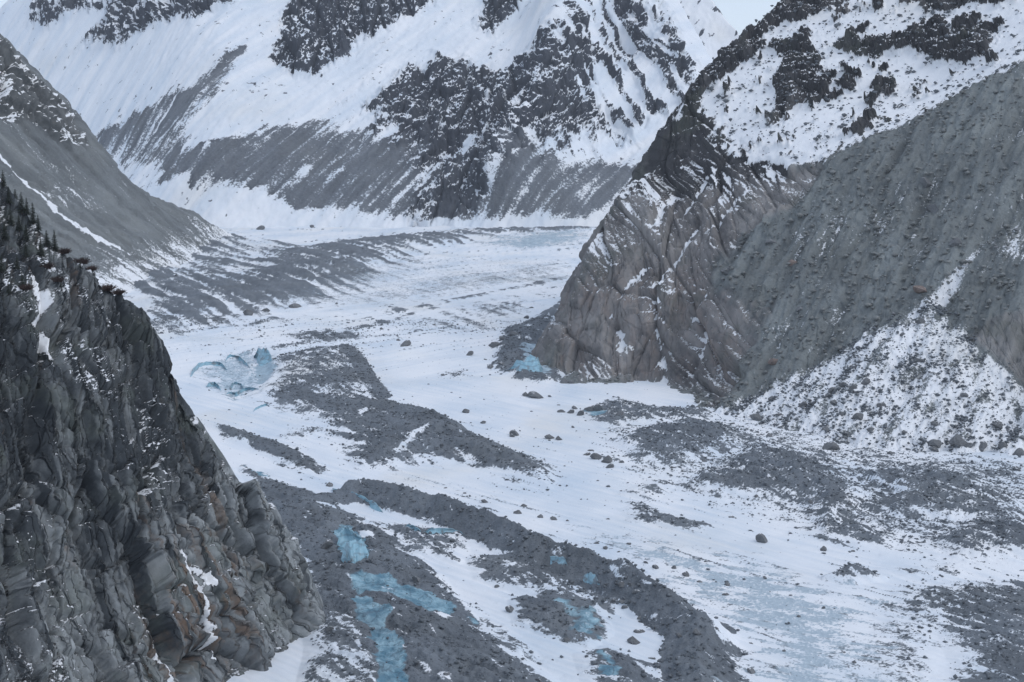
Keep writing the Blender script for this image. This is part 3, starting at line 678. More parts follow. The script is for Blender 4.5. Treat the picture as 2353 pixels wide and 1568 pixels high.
zone([(800, 1350), (850, 1365), (890, 1400), (900, 1440), (925, 1490), (945, 1568), (960, 1640), (880, 1640), (870, 1540), (850, 1470), (820, 1400)], 5, -2.5, 8, 1., 3, NI, 'ice')
zone([(1060, 1385), (1110, 1405), (1100, 1415), (1065, 1400)], 5, -1, 5, .9, 3, NI, 'ice')
zone([(1280, 1370), (1320, 1375), (1390, 1415), (1385, 1430), (1330, 1435), (1290, 1400)], 5, -1, 8, .85, 7, NI, 'ice')
zone([(1380, 1478), (1410, 1490), (1412, 1510), (1385, 1500)], 4, -1, 4, .95, 3, NI, 'ice')
zone([(1385, 1520), (1430, 1520), (1420, 1540), (1375, 1535)], 4, -1, 4, .95, 3, NI, 'ice')
zone([(1190, 800), (1250, 790), (1275, 840), (1260, 865), (1200, 850)], 3, -2, 8, .8, 7, NI, 'ice')
zone([(560, 1055), (600, 1068), (625, 1082), (590, 1085)], 3, -1, 4, .9, 3, NI, 'ice')
zone([(1350, 940), (1390, 948), (1380, 955), (1350, 952)], 2, 0, 4, .9, 3, NI, 'ice')
zone([(1940, 1300), (1970, 1288), (1990, 1300), (1965, 1306)], 8, 0, 4, .7, 3, NI, 'ice')
# patches of old snow inside the debris
snowy = np.zeros_like(X)
for q, dn in [([(700, 1440), (760, 1390), (820, 1420), (860, 1500), (890, 1640), (690, 1640)], .42), ([(615, 1500), (660, 1480), (690, 1400), (690, 1310), (705, 1330), (712, 1470), (690, 1540), (640, 1640), (590, 1640)], 1.), ([(690, 1300), (705, 1340), (690, 1360)], 1.), ([(620, 840), (760, 795), (810, 835), (700, 885), (640, 885)], .30), ([(690, 895), (860, 868), (865, 900), (760, 915)], .34), ([(724, 1148), (765, 1150), (770, 1158), (729, 1154)], 1.0), ([(775, 1145), (816, 1158), (826, 1168), (790, 1163)], 1.0), ([(826, 1216), (856, 1224), (856, 1231), (833, 1230)], 1.0), ([(876, 1348), (917, 1350), (907, 1358)], 1.0), ([(998, 1408), (1024, 1399), (1044, 1409), (1019, 1418)], 1.0), ([(1135, 1470), (1161, 1470), (1207, 1498), (1262, 1529), (1283, 1544), (1257, 1541), (1196, 1511), (1146, 1485)], 1.0), ([(1598, 1399), (1618, 1391), (1633, 1419), (1694, 1437), (1746, 1450), (1746, 1467), (1669, 1464), (1618, 1437)], 1.0), ([(821, 952), (841, 944), (832, 960)], 1.0), ([(907, 1033), (937, 1011), (976, 983), (968, 995), (927, 1033)], 0.8), ([(998, 1305), (1039, 1285), (1100, 1320), (1161, 1341), (1151, 1351), (1064, 1325)], 0.7), ([(1014, 1549), (1034, 1554), (1029, 1569), (1014, 1569)], 0.8), ([(978, 1252), (1009, 1270), (1059, 1295), (1049, 1297), (998, 1275)], 0.8)]:
    snowy = np.maximum(snowy, dn * sst(-4, 3, poly_sd(flos(q, 4), X, Y) + 4 * NI))
deb = deb * (1 - snowy)
ice = ice * (1 - sst(.6, 1, snowy))
# roughness of debris: snow lies in the hollows, stones show on the crests
far = sst(1150, 1500, Y)
NCm = NC * far + (.6 * NA + .5 * ND) * (1 - far)
Z = Z + deb * (.6 * fbm(X / 5, Y / 5, 4) + .3 * NI2 + 4.0 * HUM + (3.5 * far + 1.2) * NCm)
snow = 1.02 - deb * 1.06 - np.clip(ice, 0, 1) * .85
snow = snow - deb * (.45 * HUM + NCm * (.35 + 1.45 * far)) + sst(.1, .5, deb) * (.42 * ND + .30 * NI + .22 * NI2 + .35 * FINE + (1 - far) * (1.15 * np.clip(NS - .05, 0, 1) + .65 * np.clip(NS2 - .1, 0, 1) - .10))
P = np.stack([X, Y, Z], -1)
hid = (np.where((Y > 900) & (Y < 1650) & (X > 20), spur_h(X, Y), -99) > Z + 12) | (np.where(Y < 760, cl_h(X, Y), -99) > Z + 8)
icev = np.clip(ice * (1 - .3 * deb), 0, 1)
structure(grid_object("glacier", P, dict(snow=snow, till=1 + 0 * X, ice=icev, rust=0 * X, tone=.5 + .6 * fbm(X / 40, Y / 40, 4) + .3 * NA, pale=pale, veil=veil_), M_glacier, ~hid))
GL_P = P; GL_DEB = deb; GL_ICE = ice
# ===== OBJECTS
C_ORIG = {4: (0, 550), 5: (800, 550), 6: (1660, 550), 7: (0, 1106), 8: (800, 1106), 9: (1660, 1106), 3: (1660, 0)}
def cp(c, x, y):
    o = C_ORIG[c]; k = .91914
    return (o[0] + x / 2.6133) * k, (o[1] + y / 2.6133) * k
CROP_PX = .91914 / 2.6133
def project(P):
    dy, dz = P[..., 1], P[..., 2] - CAM_Z
    f = dy * CP - dz * SP; up = dy * SP + dz * CP
    return CU + CF * P[..., 0] / f, CV - CF * up / f
class Ground:
    def __init__(self, P):
        self.P = P.reshape(-1, 3); self.u, self.v = project(self.P)
        self.k = np.argsort(self.u); self.us = self.u[self.k]
    def at(self, u, v, r=6):
        a, b = np.searchsorted(self.us, [u - r, u + r]); c = self.k[a:b]
        if len(c) == 0: return None
        d = np.hypot(self.u[c] - u, self.v[c] - v)
        m = d < max(r, d.min() + 1.5)
        c = c[m]; d = d[m]
        sc = d + self.P[c, 1] * .02
        return self.P[c[np.argmin(sc)]].copy()
G_gl = Ground(GL_P[::1, ::1]); G_sp = Ground(SPUR_P); G_cl = Ground(CLIFF_P)

def rock_material(name, col, var, snow=.35, scale=1.0):
    m = bpy.data.materials.new(name); m.use_nodes = True
    N, L = m.node_tree.nodes, m.node_tree.links; bs = N["Principled BSDF"]
    oi = N.new("ShaderNodeObjectInfo"); geo = N.new("ShaderNodeNewGeometry")
    nz = N.new("ShaderNodeTexNoise"); nz.inputs["Scale"].default_value = scale; nz.inputs["Detail"].default_value = 5
    L.new(geo.outputs["Position"], nz.inputs["Vector"])
    n2 = N.new("ShaderNodeTexNoise"); n2.inputs["Scale"].default_value = .11; n2.inputs["Detail"].default_value = 2
    L.new(geo.outputs["Position"], n2.inputs["Vector"])
    ad = N.new("ShaderNodeMath"); ad.operation = 'ADD'; L.new(nz.outputs[0], ad.inputs[0]); L.new(n2.outputs[0], ad.inputs[1])
    rm = N.new("ShaderNodeMapRange"); rm.inputs[1].default_value = .6; rm.inputs[2].default_value = 1.4
    L.new(ad.outputs[0], rm.inputs[0])
    mx = N.new("ShaderNodeMix"); mx.data_type = 'RGBA'; L.new(rm.outputs[0], mx.inputs[0])
    mx.inputs[6].default_value = (*[c * (1 - var) for c in col], 1); mx.inputs[7].default_value = (*[c * (1 + var) for c in col], 1)
    sx = N.new("ShaderNodeSeparateXYZ"); L.new(geo.outputs["Normal"], sx.inputs[0])
    a2 = N.new("ShaderNodeMath"); a2.operation = 'MULTIPLY_ADD'; L.new(nz.outputs[0], a2.inputs[0]); a2.inputs[1].default_value = .7; L.new(sx.outputs[2], a2.inputs[2])
    rs = N.new("ShaderNodeMapRange"); L.new(a2.outputs[0], rs.inputs[0]); rs.inputs[1].default_value = 1.42 - snow; rs.inputs[2].default_value = 1.52 - snow
    m2 = N.new("ShaderNodeMix"); m2.data_type = 'RGBA'; L.new(rs.outputs[0], m2.inputs[0]); L.new(mx.outputs[2], m2.inputs[6]); m2.inputs[7].default_value = (.84, .85, .87, 1)
    L.new(m2.outputs[2], bs.inputs["Base Color"]); bs.inputs["Roughness"].default_value = .9
    bp = N.new("ShaderNodeBump"); bp.inputs["Strength"].default_value = .5; bp.inputs["Distance"].default_value = .5
    L.new(nz.outputs[0], bp.inputs["Height"]); L.new(bp.outputs[0], bs.inputs["Normal"])
    return m
M_boulder = rock_material("grey_boulder", (.15, .155, .16), .4, .10)
M_boulder_red = rock_material("rusty_boulder", (.20, .155, .135), .35, .0)
M_stone = rock_material("rubble_stone", (.135, .15, .165), .4, .0)
M_stone_green = rock_material("till_stone", (.20, .208, .202), .35, -.05)

rnd = random.Random(11)
import bmesh
def boulder_mesh(i, mat):
    bm = bmesh.new(); bmesh.ops.create_icosphere(bm, subdivisions=2, radius=1.0)
    r = np.random.RandomState(100 + i)
    co = np.array([v.co[:] for v in bm.verts])
    for _ in range(13):
        n = r.normal(size=3); n[2] *= .8; n /= np.linalg.norm(n); d = r.uniform(.38, .78)
        t = co @ n - d; co -= np.clip(t, 0, None)[:, None] * n
    for k in range(3):
        a = r.normal(size=3) * (2 + 2 * k); co *= (1 + .05 / (1 + k) * np.sin(co @ a + r.rand() * 6))[:, None]
    co *= np.array([1.0, r.uniform(.7, 1.0), r.uniform(.55, .85)])
    w = np.ptp(co[:, 0]); co /= w
    co[:, 2] -= co[:, 2].min() * .38
    for v, c in zip(bm.verts, co): v.co = c
    me = bpy.data.meshes.new("boulder"); bm.to_mesh(me); bm.free(); me.materials.append(mat)
    for p in me.polygons: p.use_smooth = False
    return me
B_MESH = [boulder_mesh(i, M_boulder) for i in range(9)]
B_RED = [boulder_mesh(i + 20, M_boulder_red) for i in range(2)]
def place_boulder(p, w, label, group, red=False, tall=1.0):
    o = bpy.data.objects.new("boulder", rnd.choice(B_RED if red else B_MESH))
    o.location = p; h = rnd.uniform(.6, .95) * tall
    o.scale = (w, w * rnd.uniform(.8, 1.1), w * h); o.rotation_euler = (rnd.uniform(-.15, .15), rnd.uniform(-.15, .15), rnd.uniform(-.5, .5) + rnd.choice((0, math.pi)))
    o["label"] = label; o["category"] = "boulder"; o["group"] = group
    scene.collection.objects.link(o)
    return o
ORD = ["first", "second", "third", "fourth", "fifth", "sixth", "seventh", "eighth", "ninth", "tenth", "eleventh", "twelfth"]
CLUSTERS = [
 ("on snow right of the central moraine", G_gl, [(5, 558, 802, 80), (5, 508, 783, 30), (5, 400, 708, 28), (5, 745, 680, 22), (5, 803, 1005, 35)]),
 ("beside the ice at the foot of the headland", G_gl, [(5, 1140, 800, 90), (5, 1270, 730, 90), (5, 1195, 765, 50), (5, 1350, 630, 40), (5, 980, 868, 60), (5, 1183, 930, 55), (5, 1078, 907, 30), (5, 1113, 955, 45)]),
 ("on snow just below the rock headland", G_gl, [(5, 1400, 1130, 105), (5, 1340, 1135, 55), (5, 1500, 1150, 28), (5, 1595, 1048, 60), (5, 1650, 1057, 50)]),
 ("by the small blue ice patch", G_gl, [(5, 1770, 1220, 90), (5, 1830, 1230, 75), (5, 1705, 1262, 52), (5, 1635, 1250, 52), (5, 1665, 1222, 45), (5, 1570, 1240, 60), (5, 1555, 1205, 25), (5, 1960, 1257, 60)]),
 ("below the central moraine crest", G_gl, [(5, 1275, 1385, 70), (5, 1255, 1408, 40), (5, 1067, 1315, 42), (5, 950, 1245, 52), (5, 815, 1275, 30)]),
 ("on snow left of the mounds", G_gl, [(5, 1500, 1408, 70), (5, 1560, 1418, 50), (5, 1650, 1350, 24), (8, 1770, 43, 50), (8, 1740, 63, 62), (8, 1805, 80, 85), (8, 1880, 105, 80), (8, 1970, 122, 36), (8, 1890, 150, 60)]),
 ("along the crest of the long dark ridge", G_gl, [(8, 1330, 408, 42), (8, 1300, 450, 55), (8, 1518, 493, 52), (8, 1440, 480, 42), (8, 950, 327, 26), (8, 822, 294, 26), (8, 1073, 378, 55), (8, 1620, 507, 24)]),
 ("on the ice stream beyond the dark ridge", G_gl, [(8, 1810, 652, 36), (8, 1863, 687, 36), (8, 1950, 712, 26), (8, 1880, 493, 30), (8, 2010, 655, 36), (8, 2135, 777, 40), (8, 2195, 812, 50), (8, 2310, 815, 36)]),
 ("in the rubble heap inside the ridge bend", G_gl, [(8, 2060, 960, 62), (8, 1975, 915, 62), (8, 2030, 920, 40), (8, 1995, 1068, 46), (8, 1970, 1033, 50), (8, 1915, 1030, 40), (8, 2090, 1143, 30)]),
 ("on the snowy basin inside the ridge bend", G_gl, [(8, 2085, 1215, 82), (8, 2040, 1283, 84), (8, 1610, 1280, 56), (8, 1695, 1285, 30), (8, 2170, 1398, 56), (8, 1430, 1545, 60), (8, 1245, 1083, 70), (8, 1155, 932, 40)]),
 ("beside the blue ice tongue", G_gl, [(8, 635, 880, 75), (8, 60, 262, 62), (8, 40, 660, 90), (8, 65, 1210, 60), (8, 235, 1270, 36), (8, 830, 1500, 50)]),
 ("in a row at the toe of the debris fan", G_sp, [(6, 1093, 1463, 115), (6, 1180, 1525, 85), (6, 685, 1405, 55), (6, 450, 1322, 36), (6, 1195, 1393, 36), (6, 605, 1280, 105), (6, 745, 1255, 60), (6, 830, 1260, 36)]),
 ("piled at the fan's right toe", G_sp, [(6, 1910, 1435, 125), (6, 1755, 1445, 95), (6, 1765, 1482, 60), (6, 2078, 1470, 88), (6, 1990, 1465, 60), (6, 2220, 1460, 60), (6, 2320, 1510, 90)]),
 ("low on the snowy debris fan", G_sp, [(6, 1260, 1270, 75), (6, 1160, 1260, 55), (6, 1345, 1360, 55), (6, 1060, 1355, 50), (6, 1420, 1195, 66), (6, 1575, 1385, 45), (6, 1770, 1320, 60), (6, 1990, 1363, 50), (6, 2180, 1327, 80)]),
 ("high on the snowy debris fan", G_sp, [(6, 1675, 650, 66), (6, 1325, 1040, 62), (6, 1560, 735, 50), (6, 1670, 900, 76), (6, 1250, 940, 80), (6, 1280, 910, 60), (6, 1960, 1138, 56)]),
 ("piled midway up the debris fan", G_sp, [(6, 1100, 1100, 62), (6, 1165, 1070, 60), (6, 1225, 1090, 60), (6, 1250, 1120, 42), (6, 1080, 1130, 60), (6, 900, 1205, 62), (6, 1115, 1190, 50), (6, 705, 1165, 50)]),
 ("in the till wall above the fan", G_sp, [(6, 1680, 430, 110, 1), (6, 412, 325, 92), (6, 700, 125, 76), (6, 840, 270, 70, 1), (3, 1765, 1350, 95), (3, 1715, 1185, 80), (6, 1910, 130, 80), (6, 1500, 610, 40), (6, 890, 575, 50), (6, 720, 910, 70, 1)]),
 ("on the low mounds below the fan", G_gl, [(9, 262, 115, 46), (9, 50, 162, 30), (9, 1475, 60, 50), (9, 950, 380, 40), (9, 1220, 398, 36), (9, 600, 350, 30), (9, 2310, 165, 50)]),
 ("on open snow above the pale ice field", G_gl, [(9, 440, 478, 45), (9, 773, 486, 36), (9, 640, 625, 90), (9, 1045, 690, 52), (9, 1232, 702, 32)]),
 ("scattered over the pale blue ice field", G_gl, [(9, 65, 815, 32), (9, 145, 860, 50), (9, 228, 900, 40), (9, 413, 922, 42), (9, 405, 980, 50), (9, 830, 990, 28), (9, 655, 875, 30), (9, 275, 770, 30), (9, 1040, 1075, 28), (9, 880, 1133, 30)]),
 ("around the forked end of the dark ridge", G_gl, [(9, 210, 1230, 62), (9, 345, 1207, 28), (9, 567, 1303, 36), (9, 570, 1490, 60), (9, 100, 1255, 40)]),
 ("low on the ice near the bottom edge", G_gl, [(9, 1250, 1435, 30), (9, 1505, 1302, 26), (9, 1180, 1363, 26), (9, 790, 1360, 26), (9, 1600, 1500, 26)]),
 ("on the distant left moraine", G_gl, [(4, 1700, 45, 60), (4, 2040, 40, 40), (4, 1410, 650, 34), (4, 1740, 580, 60), (4, 1925, 545, 90), (4, 2200, 540, 26), (4, 1620, 598, 70)]),
]
for phrase, G, items in CLUSTERS:
    items = sorted(items, key=lambda t: cp(t[0], t[1], t[2])[0])
    big = max(t[3] for t in items)
    for i, t in enumerate(items):
        u, v = cp(t[0], t[1], t[2]); wpx = t[3] * CROP_PX
        p = G.at(u, v + wpx * .28)
        q = G_gl.at(u, v + wpx * .28)
        if p is None or abs(project(p)[0] - u) > 12 or abs(project(p)[1] - v) > 25 or p[2] < -8: p = q
        if G is G_sp and q is not None and abs(q[2] - p[2]) < 6 and q[1] < p[1]: p = q
        w = wpx / CF * p[1]; p[2] -= .04 * w
        red = len(t) > 4
        size = "largest " if t[3] == big else ("small " if t[3] < 36 else "")
        lab = f"{'rusty' if red else 'grey'} boulder {phrase}, {ORD[i]} from left"
        place_boulder(p, w, ("large " if t[3] > 85 else "small " if t[3] < 38 else "") + lab, "boulders " + phrase, red)
# unnamed smaller boulders, alike within each field
def scatter_boulders(Pts, wts, n, lo, hi, label, group):
    r = np.random.RandomState(len(label)); idx = r.choice(len(Pts), n, replace=False, p=wts / wts.sum())
    for k in idx:
        w = lo * (hi / lo) ** (r.rand() ** 2); p = Pts[k].copy(); p[2] -= .05 * w
        place_boulder(p, w, label, group)
gp = GL_P.reshape(-1, 3); gd_ = GL_DEB.ravel(); gi = GL_ICE.ravel(); gu, gv = project(gp)
inv = (gu > 10) & (gu < 2343) & (gv < 1560)
area = gp[:, 1] ** 3
scatter_boulders(gp, area * inv * (gp[:, 1] > 1250) * (gp[:, 1] < 2300) * (gd_ > .2), 9, 3, 8, "small dark block on a far moraine streak of the glacier", "blocks on the far moraine")
spp = SPUR_P.reshape(-1, 3); su, sv = project(spp); sinv = (su > 1300) & (su < 2343) & (sv > 5)
scatter_boulders(spp, (SPUR_TILL.ravel() > .8) * (SPUR_FAN.ravel() < .2) * sinv * 1.0 * (spp[:, 2] > 10), 12, 3.0, 7.0, "small stone block half buried in the grey till wall", "stone blocks in the till wall")

# loose stones nobody could count
def stone_field(name, label, cat, Pts, wts, n, lo, hi, mat, seed):
    r = np.random.RandomState(seed)
    idx = r.choice(len(Pts), n, p=wts / wts.sum())
    T = []
    for i in range(6):
        a = np.array([[1, 0, 0], [-1, 0, 0], [0, 1, 0], [0, -1, 0], [0, 0, 1], [0, 0, -1], [.6, .6, .5], [-.6, -.5, .6]]) * r.uniform(.7, 1.2, (8, 1))
        bm = bmesh.new()
        for c in a: bm.verts.new(c)
        h = bmesh.ops.convex_hull(bm, input=bm.verts)
        bm.verts.ensure_lookup_table()
        for q in [v for v in bm.verts if not v.link_faces]: bm.verts.remove(q)
        bm.verts.index_update()
        T.append((np.array([v.co[:] for v in bm.verts]), np.array([[v.index for v in f.verts] for f in bm.faces]))); bm.free()
    Vs, Fs, off = [], [], 0
    ti = r.randint(0, 6, n); ang = r.rand(n) * 6.28; sz = lo * (hi / lo) ** (r.rand(n) ** 2.2)
    for k in range(6):
        m = ti == k; c = m.sum(); V, F = T[k]
        ca, sa = np.cos(ang[m]), np.sin(ang[m]); s_ = sz[m] * .5
        st = np.stack([s_ * r.uniform(.8, 1.3, c), s_, s_ * r.uniform(.45, .9, c)], -1)
        W = V[None] * st[:, None]
        x = W[..., 0] * ca[:, None] - W[..., 1] * sa[:, None]; y = W[..., 0] * sa[:, None] + W[..., 1] * ca[:, None]
        jit = r.uniform(-.5, .5, (c, 2)) * sz[m][:, None] * 2
        q = np.stack([x + Pts[idx[m], 0][:, None] + jit[:, :1], y + Pts[idx[m], 1][:, None] + jit[:, 1:], W[..., 2] + Pts[idx[m], 2][:, None] + .1 * s_[:, None]], -1)
        Vs.append(q.reshape(-1, 3)); Fs.append((F[None] + (np.arange(c) * len(V))[:, None, None]).reshape(-1, 3) + off); off += c * len(V)
    V = np.concatenate(Vs).astype(np.float32); F = np.concatenate(Fs).astype(np.int32)
    me = bpy.data.meshes.new(name); me.vertices.add(len(V)); me.vertices.foreach_set("co", V.ravel())
    me.loops.add(F.size); me.loops.foreach_set("vertex_index", F.ravel()); me.polygons.add(len(F))
    me.polygons.foreach_set("loop_start", np.arange(0, F.size, 3, dtype=np.int32)); me.update(calc_edges=True); me.materials.append(mat)
    o = bpy.data.objects.new(name, me); o["kind"] = "stuff"; o["label"] = label; o["category"] = cat
    scene.collection.objects.link(o); return o
near = inv & (gp[:, 1] < 1550)
hum = fbm(gp[:, 0] / 11, gp[:, 1] / 11, 3)
stone_field("rubble", "loose dark grey rubble over the moraine ridges and mounds", "rubble", gp, area * near * sst(.35, .7, gd_) * (.25 + np.clip(hum, 0, 1)), 26000, .6, 2.8, M_stone, 1)
stone_field("stones", "scattered small stones lying on the snow and ice of the glacier", "stones", gp, area * near * (gd_ < .5) * (.02 + sst(.1, .5, gd_) + .10 * (gi > .3) * np.clip(hum + .1, 0, 1) + .03 * (hum > .25)), 9000, .6, 2.6, M_stone, 2)
fv = fbm((spp[:, 0] * .8 - spp[:, 1] * .6) / 10, (spp[:, 0] * .6 + spp[:, 1] * .8) / 22, 3)
stone_field("talus", "grey talus stones strewn across the snowy debris fan", "talus", spp, (SPUR_FAN.ravel() > .3) * sinv * (.03 + np.clip(fv + .5 * fbm(spp[:, 0] / 40, spp[:, 1] / 40, 2) - .05, 0, 1) ** 1.5), 14000, .8, 3.6, M_stone, 3)
stone_field("scree", "stones stuck in the grey till wall under the snow crest", "scree", spp, (SPUR_TILL.ravel() > .5) * (SPUR_FAN.ravel() < .4) * sinv * (.1 + np.clip(fv + .1, 0, 1)), 9000, 1.0, 6.0, M_stone_green, 4)
stone_field("crest_stones", "dark stones poking through the snow above the till wall", "stones", spp, (SPUR_UP.ravel() > .5) * sinv * (.02 + np.clip(fv - .2, 0, 1)), 2200, 1.4, 6.0, M_stone, 5)

# ------------------------------------------------------------------ blue ice walls
def ice_material():
    m = bpy.data.materials.new("blue_ice"); m.use_nodes = True
    N, L = m.node_tree.nodes, m.node_tree.links; bs = N["Principled BSDF"]
    tc = N.new("ShaderNodeTexCoord")
    n1 = N.new("ShaderNodeTexNoise"); n1.inputs["Scale"].default_value = .35; n1.inputs["Detail"].default_value = 6; L.new(tc.outputs["Object"], n1.inputs["Vector"])
    w = N.new("ShaderNodeTexWave"); w.inputs["Scale"].default_value = .10; w.inputs["Distortion"].default_value = 6; w.inputs["Detail"].default_value = 4; w.bands_direction = 'Z'; L.new(tc.outputs["Object"], w.inputs["Vector"])
    mx = N.new("ShaderNodeMix"); mx.data_type = 'RGBA'; L.new(n1.outputs[0], mx.inputs[0]); mx.inputs[6].default_value = (.13, .30, .40, 1); mx.inputs[7].default_value = (.42, .64, .72, 1)
    m2 = N.new("ShaderNodeMix"); m2.data_type = 'RGBA'; r = N.new("ShaderNodeMapRange"); L.new(w.outputs[0], r.inputs[0]); r.inputs[1].default_value = .75; r.inputs[2].default_value = 1.0; r.inputs[4].default_value = .5
    L.new(r.outputs[0], m2.inputs[0]); L.new(mx.outputs[2], m2.inputs[6]); m2.inputs[7].default_value = (.16, .22, .27, 1)
    n3 = N.new("ShaderNodeTexNoise"); n3.inputs["Scale"].default_value = .16; n3.inputs["Detail"].default_value = 7; n3.inputs["Roughness"].default_value = .65; L.new(tc.outputs["Object"], n3.inputs["Vector"])
    r3 = N.new("ShaderNodeMapRange"); L.new(n3.outputs[0], r3.inputs[0]); r3.inputs[1].default_value = .52; r3.inputs[2].default_value = .60; r3.inputs[4].default_value = .85
    m3 = N.new("ShaderNodeMix"); m3.data_type = 'RGBA'; L.new(r3.outputs[0], m3.inputs[0]); L.new(m2.outputs[2], m3.inputs[6]); m3.inputs[7].default_value = (.16, .18, .195, 1)
    L.new(m3.outputs[2], bs.inputs["Base Color"]); bs.inputs["Roughness"].default_value = .4
    bp = N.new("ShaderNodeBump"); bp.inputs["Strength"].default_value = .6; bp.inputs["Distance"].default_value = .6; L.new(n1.outputs[0], bp.inputs["Height"]); L.new(bp.outputs[0], bs.inputs["Normal"])
    return m
M_ice = ice_material()
def ice_wall(top, bot, c, label, lean=.9, hollow=1.5, seed=0):
    n = 28; rows = 12
    def res(L):
        L = np.array([cp(c, x, y) for x, y in L]); t = np.linspace(0, 1, n); k = np.linspace(0, 1, len(L))
        return np.interp(t, k, L[:, 0]), np.interp(t, k, L[:, 1])
    tu, tv = res(top); bu, bv = res(bot)
    B = np.array([G_gl.at(a, b, 5) for a, b in zip(bu, bv)])
    ker = np.ones(5) / 5
    for j in range(3): B[:, j] = np.convolve(np.pad(B[:, j], 2, mode='edge'), ker, 'valid')
    hpx = bv - tv
    tt = np.linspace(0, 1, n); taper = np.clip(np.minimum(tt, 1 - tt) * 5 + .15, 0, 1)
    tv = bv - hpx * taper * (1 + .35 * fbm(tt * 9 + seed * 3.3, tt * 0, 3)); bv = bv + hpx * .15 * fbm(tt * 7 + seed, tt * 0 + 5, 3); hpx = bv - tv
    Tp = []
    for i in range(n):
        y = B[i, 1] + lean * hpx[i] / CF * B[i, 1] + .8
        Tp.append(at(tu[i], tv[i], y))
    Tp = np.array(Tp)
    B[:, 2] -= 1.2; B[:, 1] -= .4
    V = []
    r = np.random.RandomState(seed)
    for k in range(rows + 4):
        if k <= rows:
            t = k / rows; q = B + (Tp - B) * t
            q[:, 1] += hollow * math.sin(math.pi * t) + .5 * fbm(np.arange(n) * .3 + seed * 9.1, np.full(n, t * 4.0), 3)
            q[:, 2] += .25 * fbm(np.arange(n) * .5 + seed, np.full(n, t * 3.0 + 7), 2)
        else:
            q = Tp.copy(); j = k - rows; q[:, 1] += 2.2 * j; q[:, 2] -= .5 * j * j * (.6 + .3 * j)
        V.append(q)
    V = np.array(V); R = len(V)
    i = np.arange(R * n).reshape(R, n)
    F = np.stack([i[:-1, :-1], i[:-1, 1:], i[1:, 1:], i[1:, :-1]], -1).reshape(-1, 4)
    me = bpy.data.meshes.new("ice_wall"); me.from_pydata(V.reshape(-1, 3).tolist(), [], F.tolist()); me.materials.append(M_ice)
    me.polygons.foreach_set("use_smooth", np.ones(len(F), bool))
    o = bpy.data.objects.new("ice_wall", me); o["label"] = label; o["category"] = "ice wall"; o["kind"] = "thing"; o["group"] = "bare ice walls in the glacier"
    scene.collection.objects.link(o)
ice_wall([(80, 285), (170, 322), (230, 330), (290, 360), (350, 390), (415, 425)], [(75, 303), (150, 347), (240, 388), (300, 417), (345, 442), (400, 472)], 8, "narrow broken blue ice wall at the head of the dark ridge", seed=1)
ice_wall([(550, 533), (610, 545), (665, 580)], [(570, 562), (620, 582), (660, 594)], 8, "short wedge of blue ice left of the snowy hollow", seed=2)
ice_wall([(670, 572), (740, 560), (860, 565), (910, 580), (950, 600)], [(655, 592), (740, 603), (850, 596), (900, 612), (945, 624)], 8, "low blue ice rim curving above the snowy hollow", seed=3)
ice_wall([(1365, 733), (1480, 743), (1590, 753), (1618, 775)], [(1375, 752), (1470, 788), (1570, 814), (1612, 820)], 8, "smooth bright blue ice wall at the foot of the long ridge", seed=4)
ice_wall([(105, 610), (165, 550), (230, 600), (312, 655)], [(130, 690), (190, 700), (250, 700), (318, 690)], 8, "upper blue ice hood over the cave mouth in dark debris", hollow=3, seed=5)
ice_wall([(135, 690), (200, 643), (270, 643), (320, 690)], [(170, 775), (220, 790), (270, 775), (314, 740)], 8, "rounded blue ice lobe inside the cave mouth", hollow=-1.5, seed=6)
ice_wall([(1708, 880), (1760, 850), (1825, 880)], [(1715, 912), (1770, 930), (1840, 928)], 8, "small pale blue ice hump in the rubble heap", hollow=-.8, seed=7)
ice_wall([(1655, 845), (1735, 838), (1780, 885)], [(1670, 905), (1690, 968), (1745, 952)], 4, "bright blue crevasse wall left of the central moraine", hollow=5, seed=8)
ice_wall([(1225, 960), (1290, 915), (1330, 925), (1370, 880), (1420, 900), (1460, 930)], [(1235, 985), (1290, 990), (1340, 1005), (1400, 1012), (1440, 1000), (1470, 990)], 5, "fractured blue ice face against the rock headland", lean=1.6, hollow=3, seed=9)

for k, (q, hh, lab) in enumerate([
    ([(1240, 1015), (1260, 970), (1300, 935), (1360, 925), (1440, 930), (1490, 965)], 30, "long curved pale ice step round the crevassed bowl"),
    ([(1470, 905), (1500, 880), (1560, 890), (1640, 955)], 28, "pale ice step just left of the bright crevasse wall"),
    ([(1345, 1065), (1400, 1058), (1440, 1090)], 34, "small blue ice notch low in the crevassed bowl"),
    ([(1500, 1072), (1540, 1058), (1592, 1075)], 38, "blue ice notch in the middle below the crevasse wall"),
    ([(1468, 1118), (1540, 1128), (1600, 1098), (1690, 1085)], 26, "thin blue ice step at the lower rim of the bowl"),
    ([(1650, 1240), (1700, 1212), (1755, 1195)], 20, "short pale ice ledge on the snow below the bowl")]):
    ice_wall(q, [(x + 4, y + hh) for x, y in q], 4, lab, lean=1.6, hollow=4, seed=20 + k)

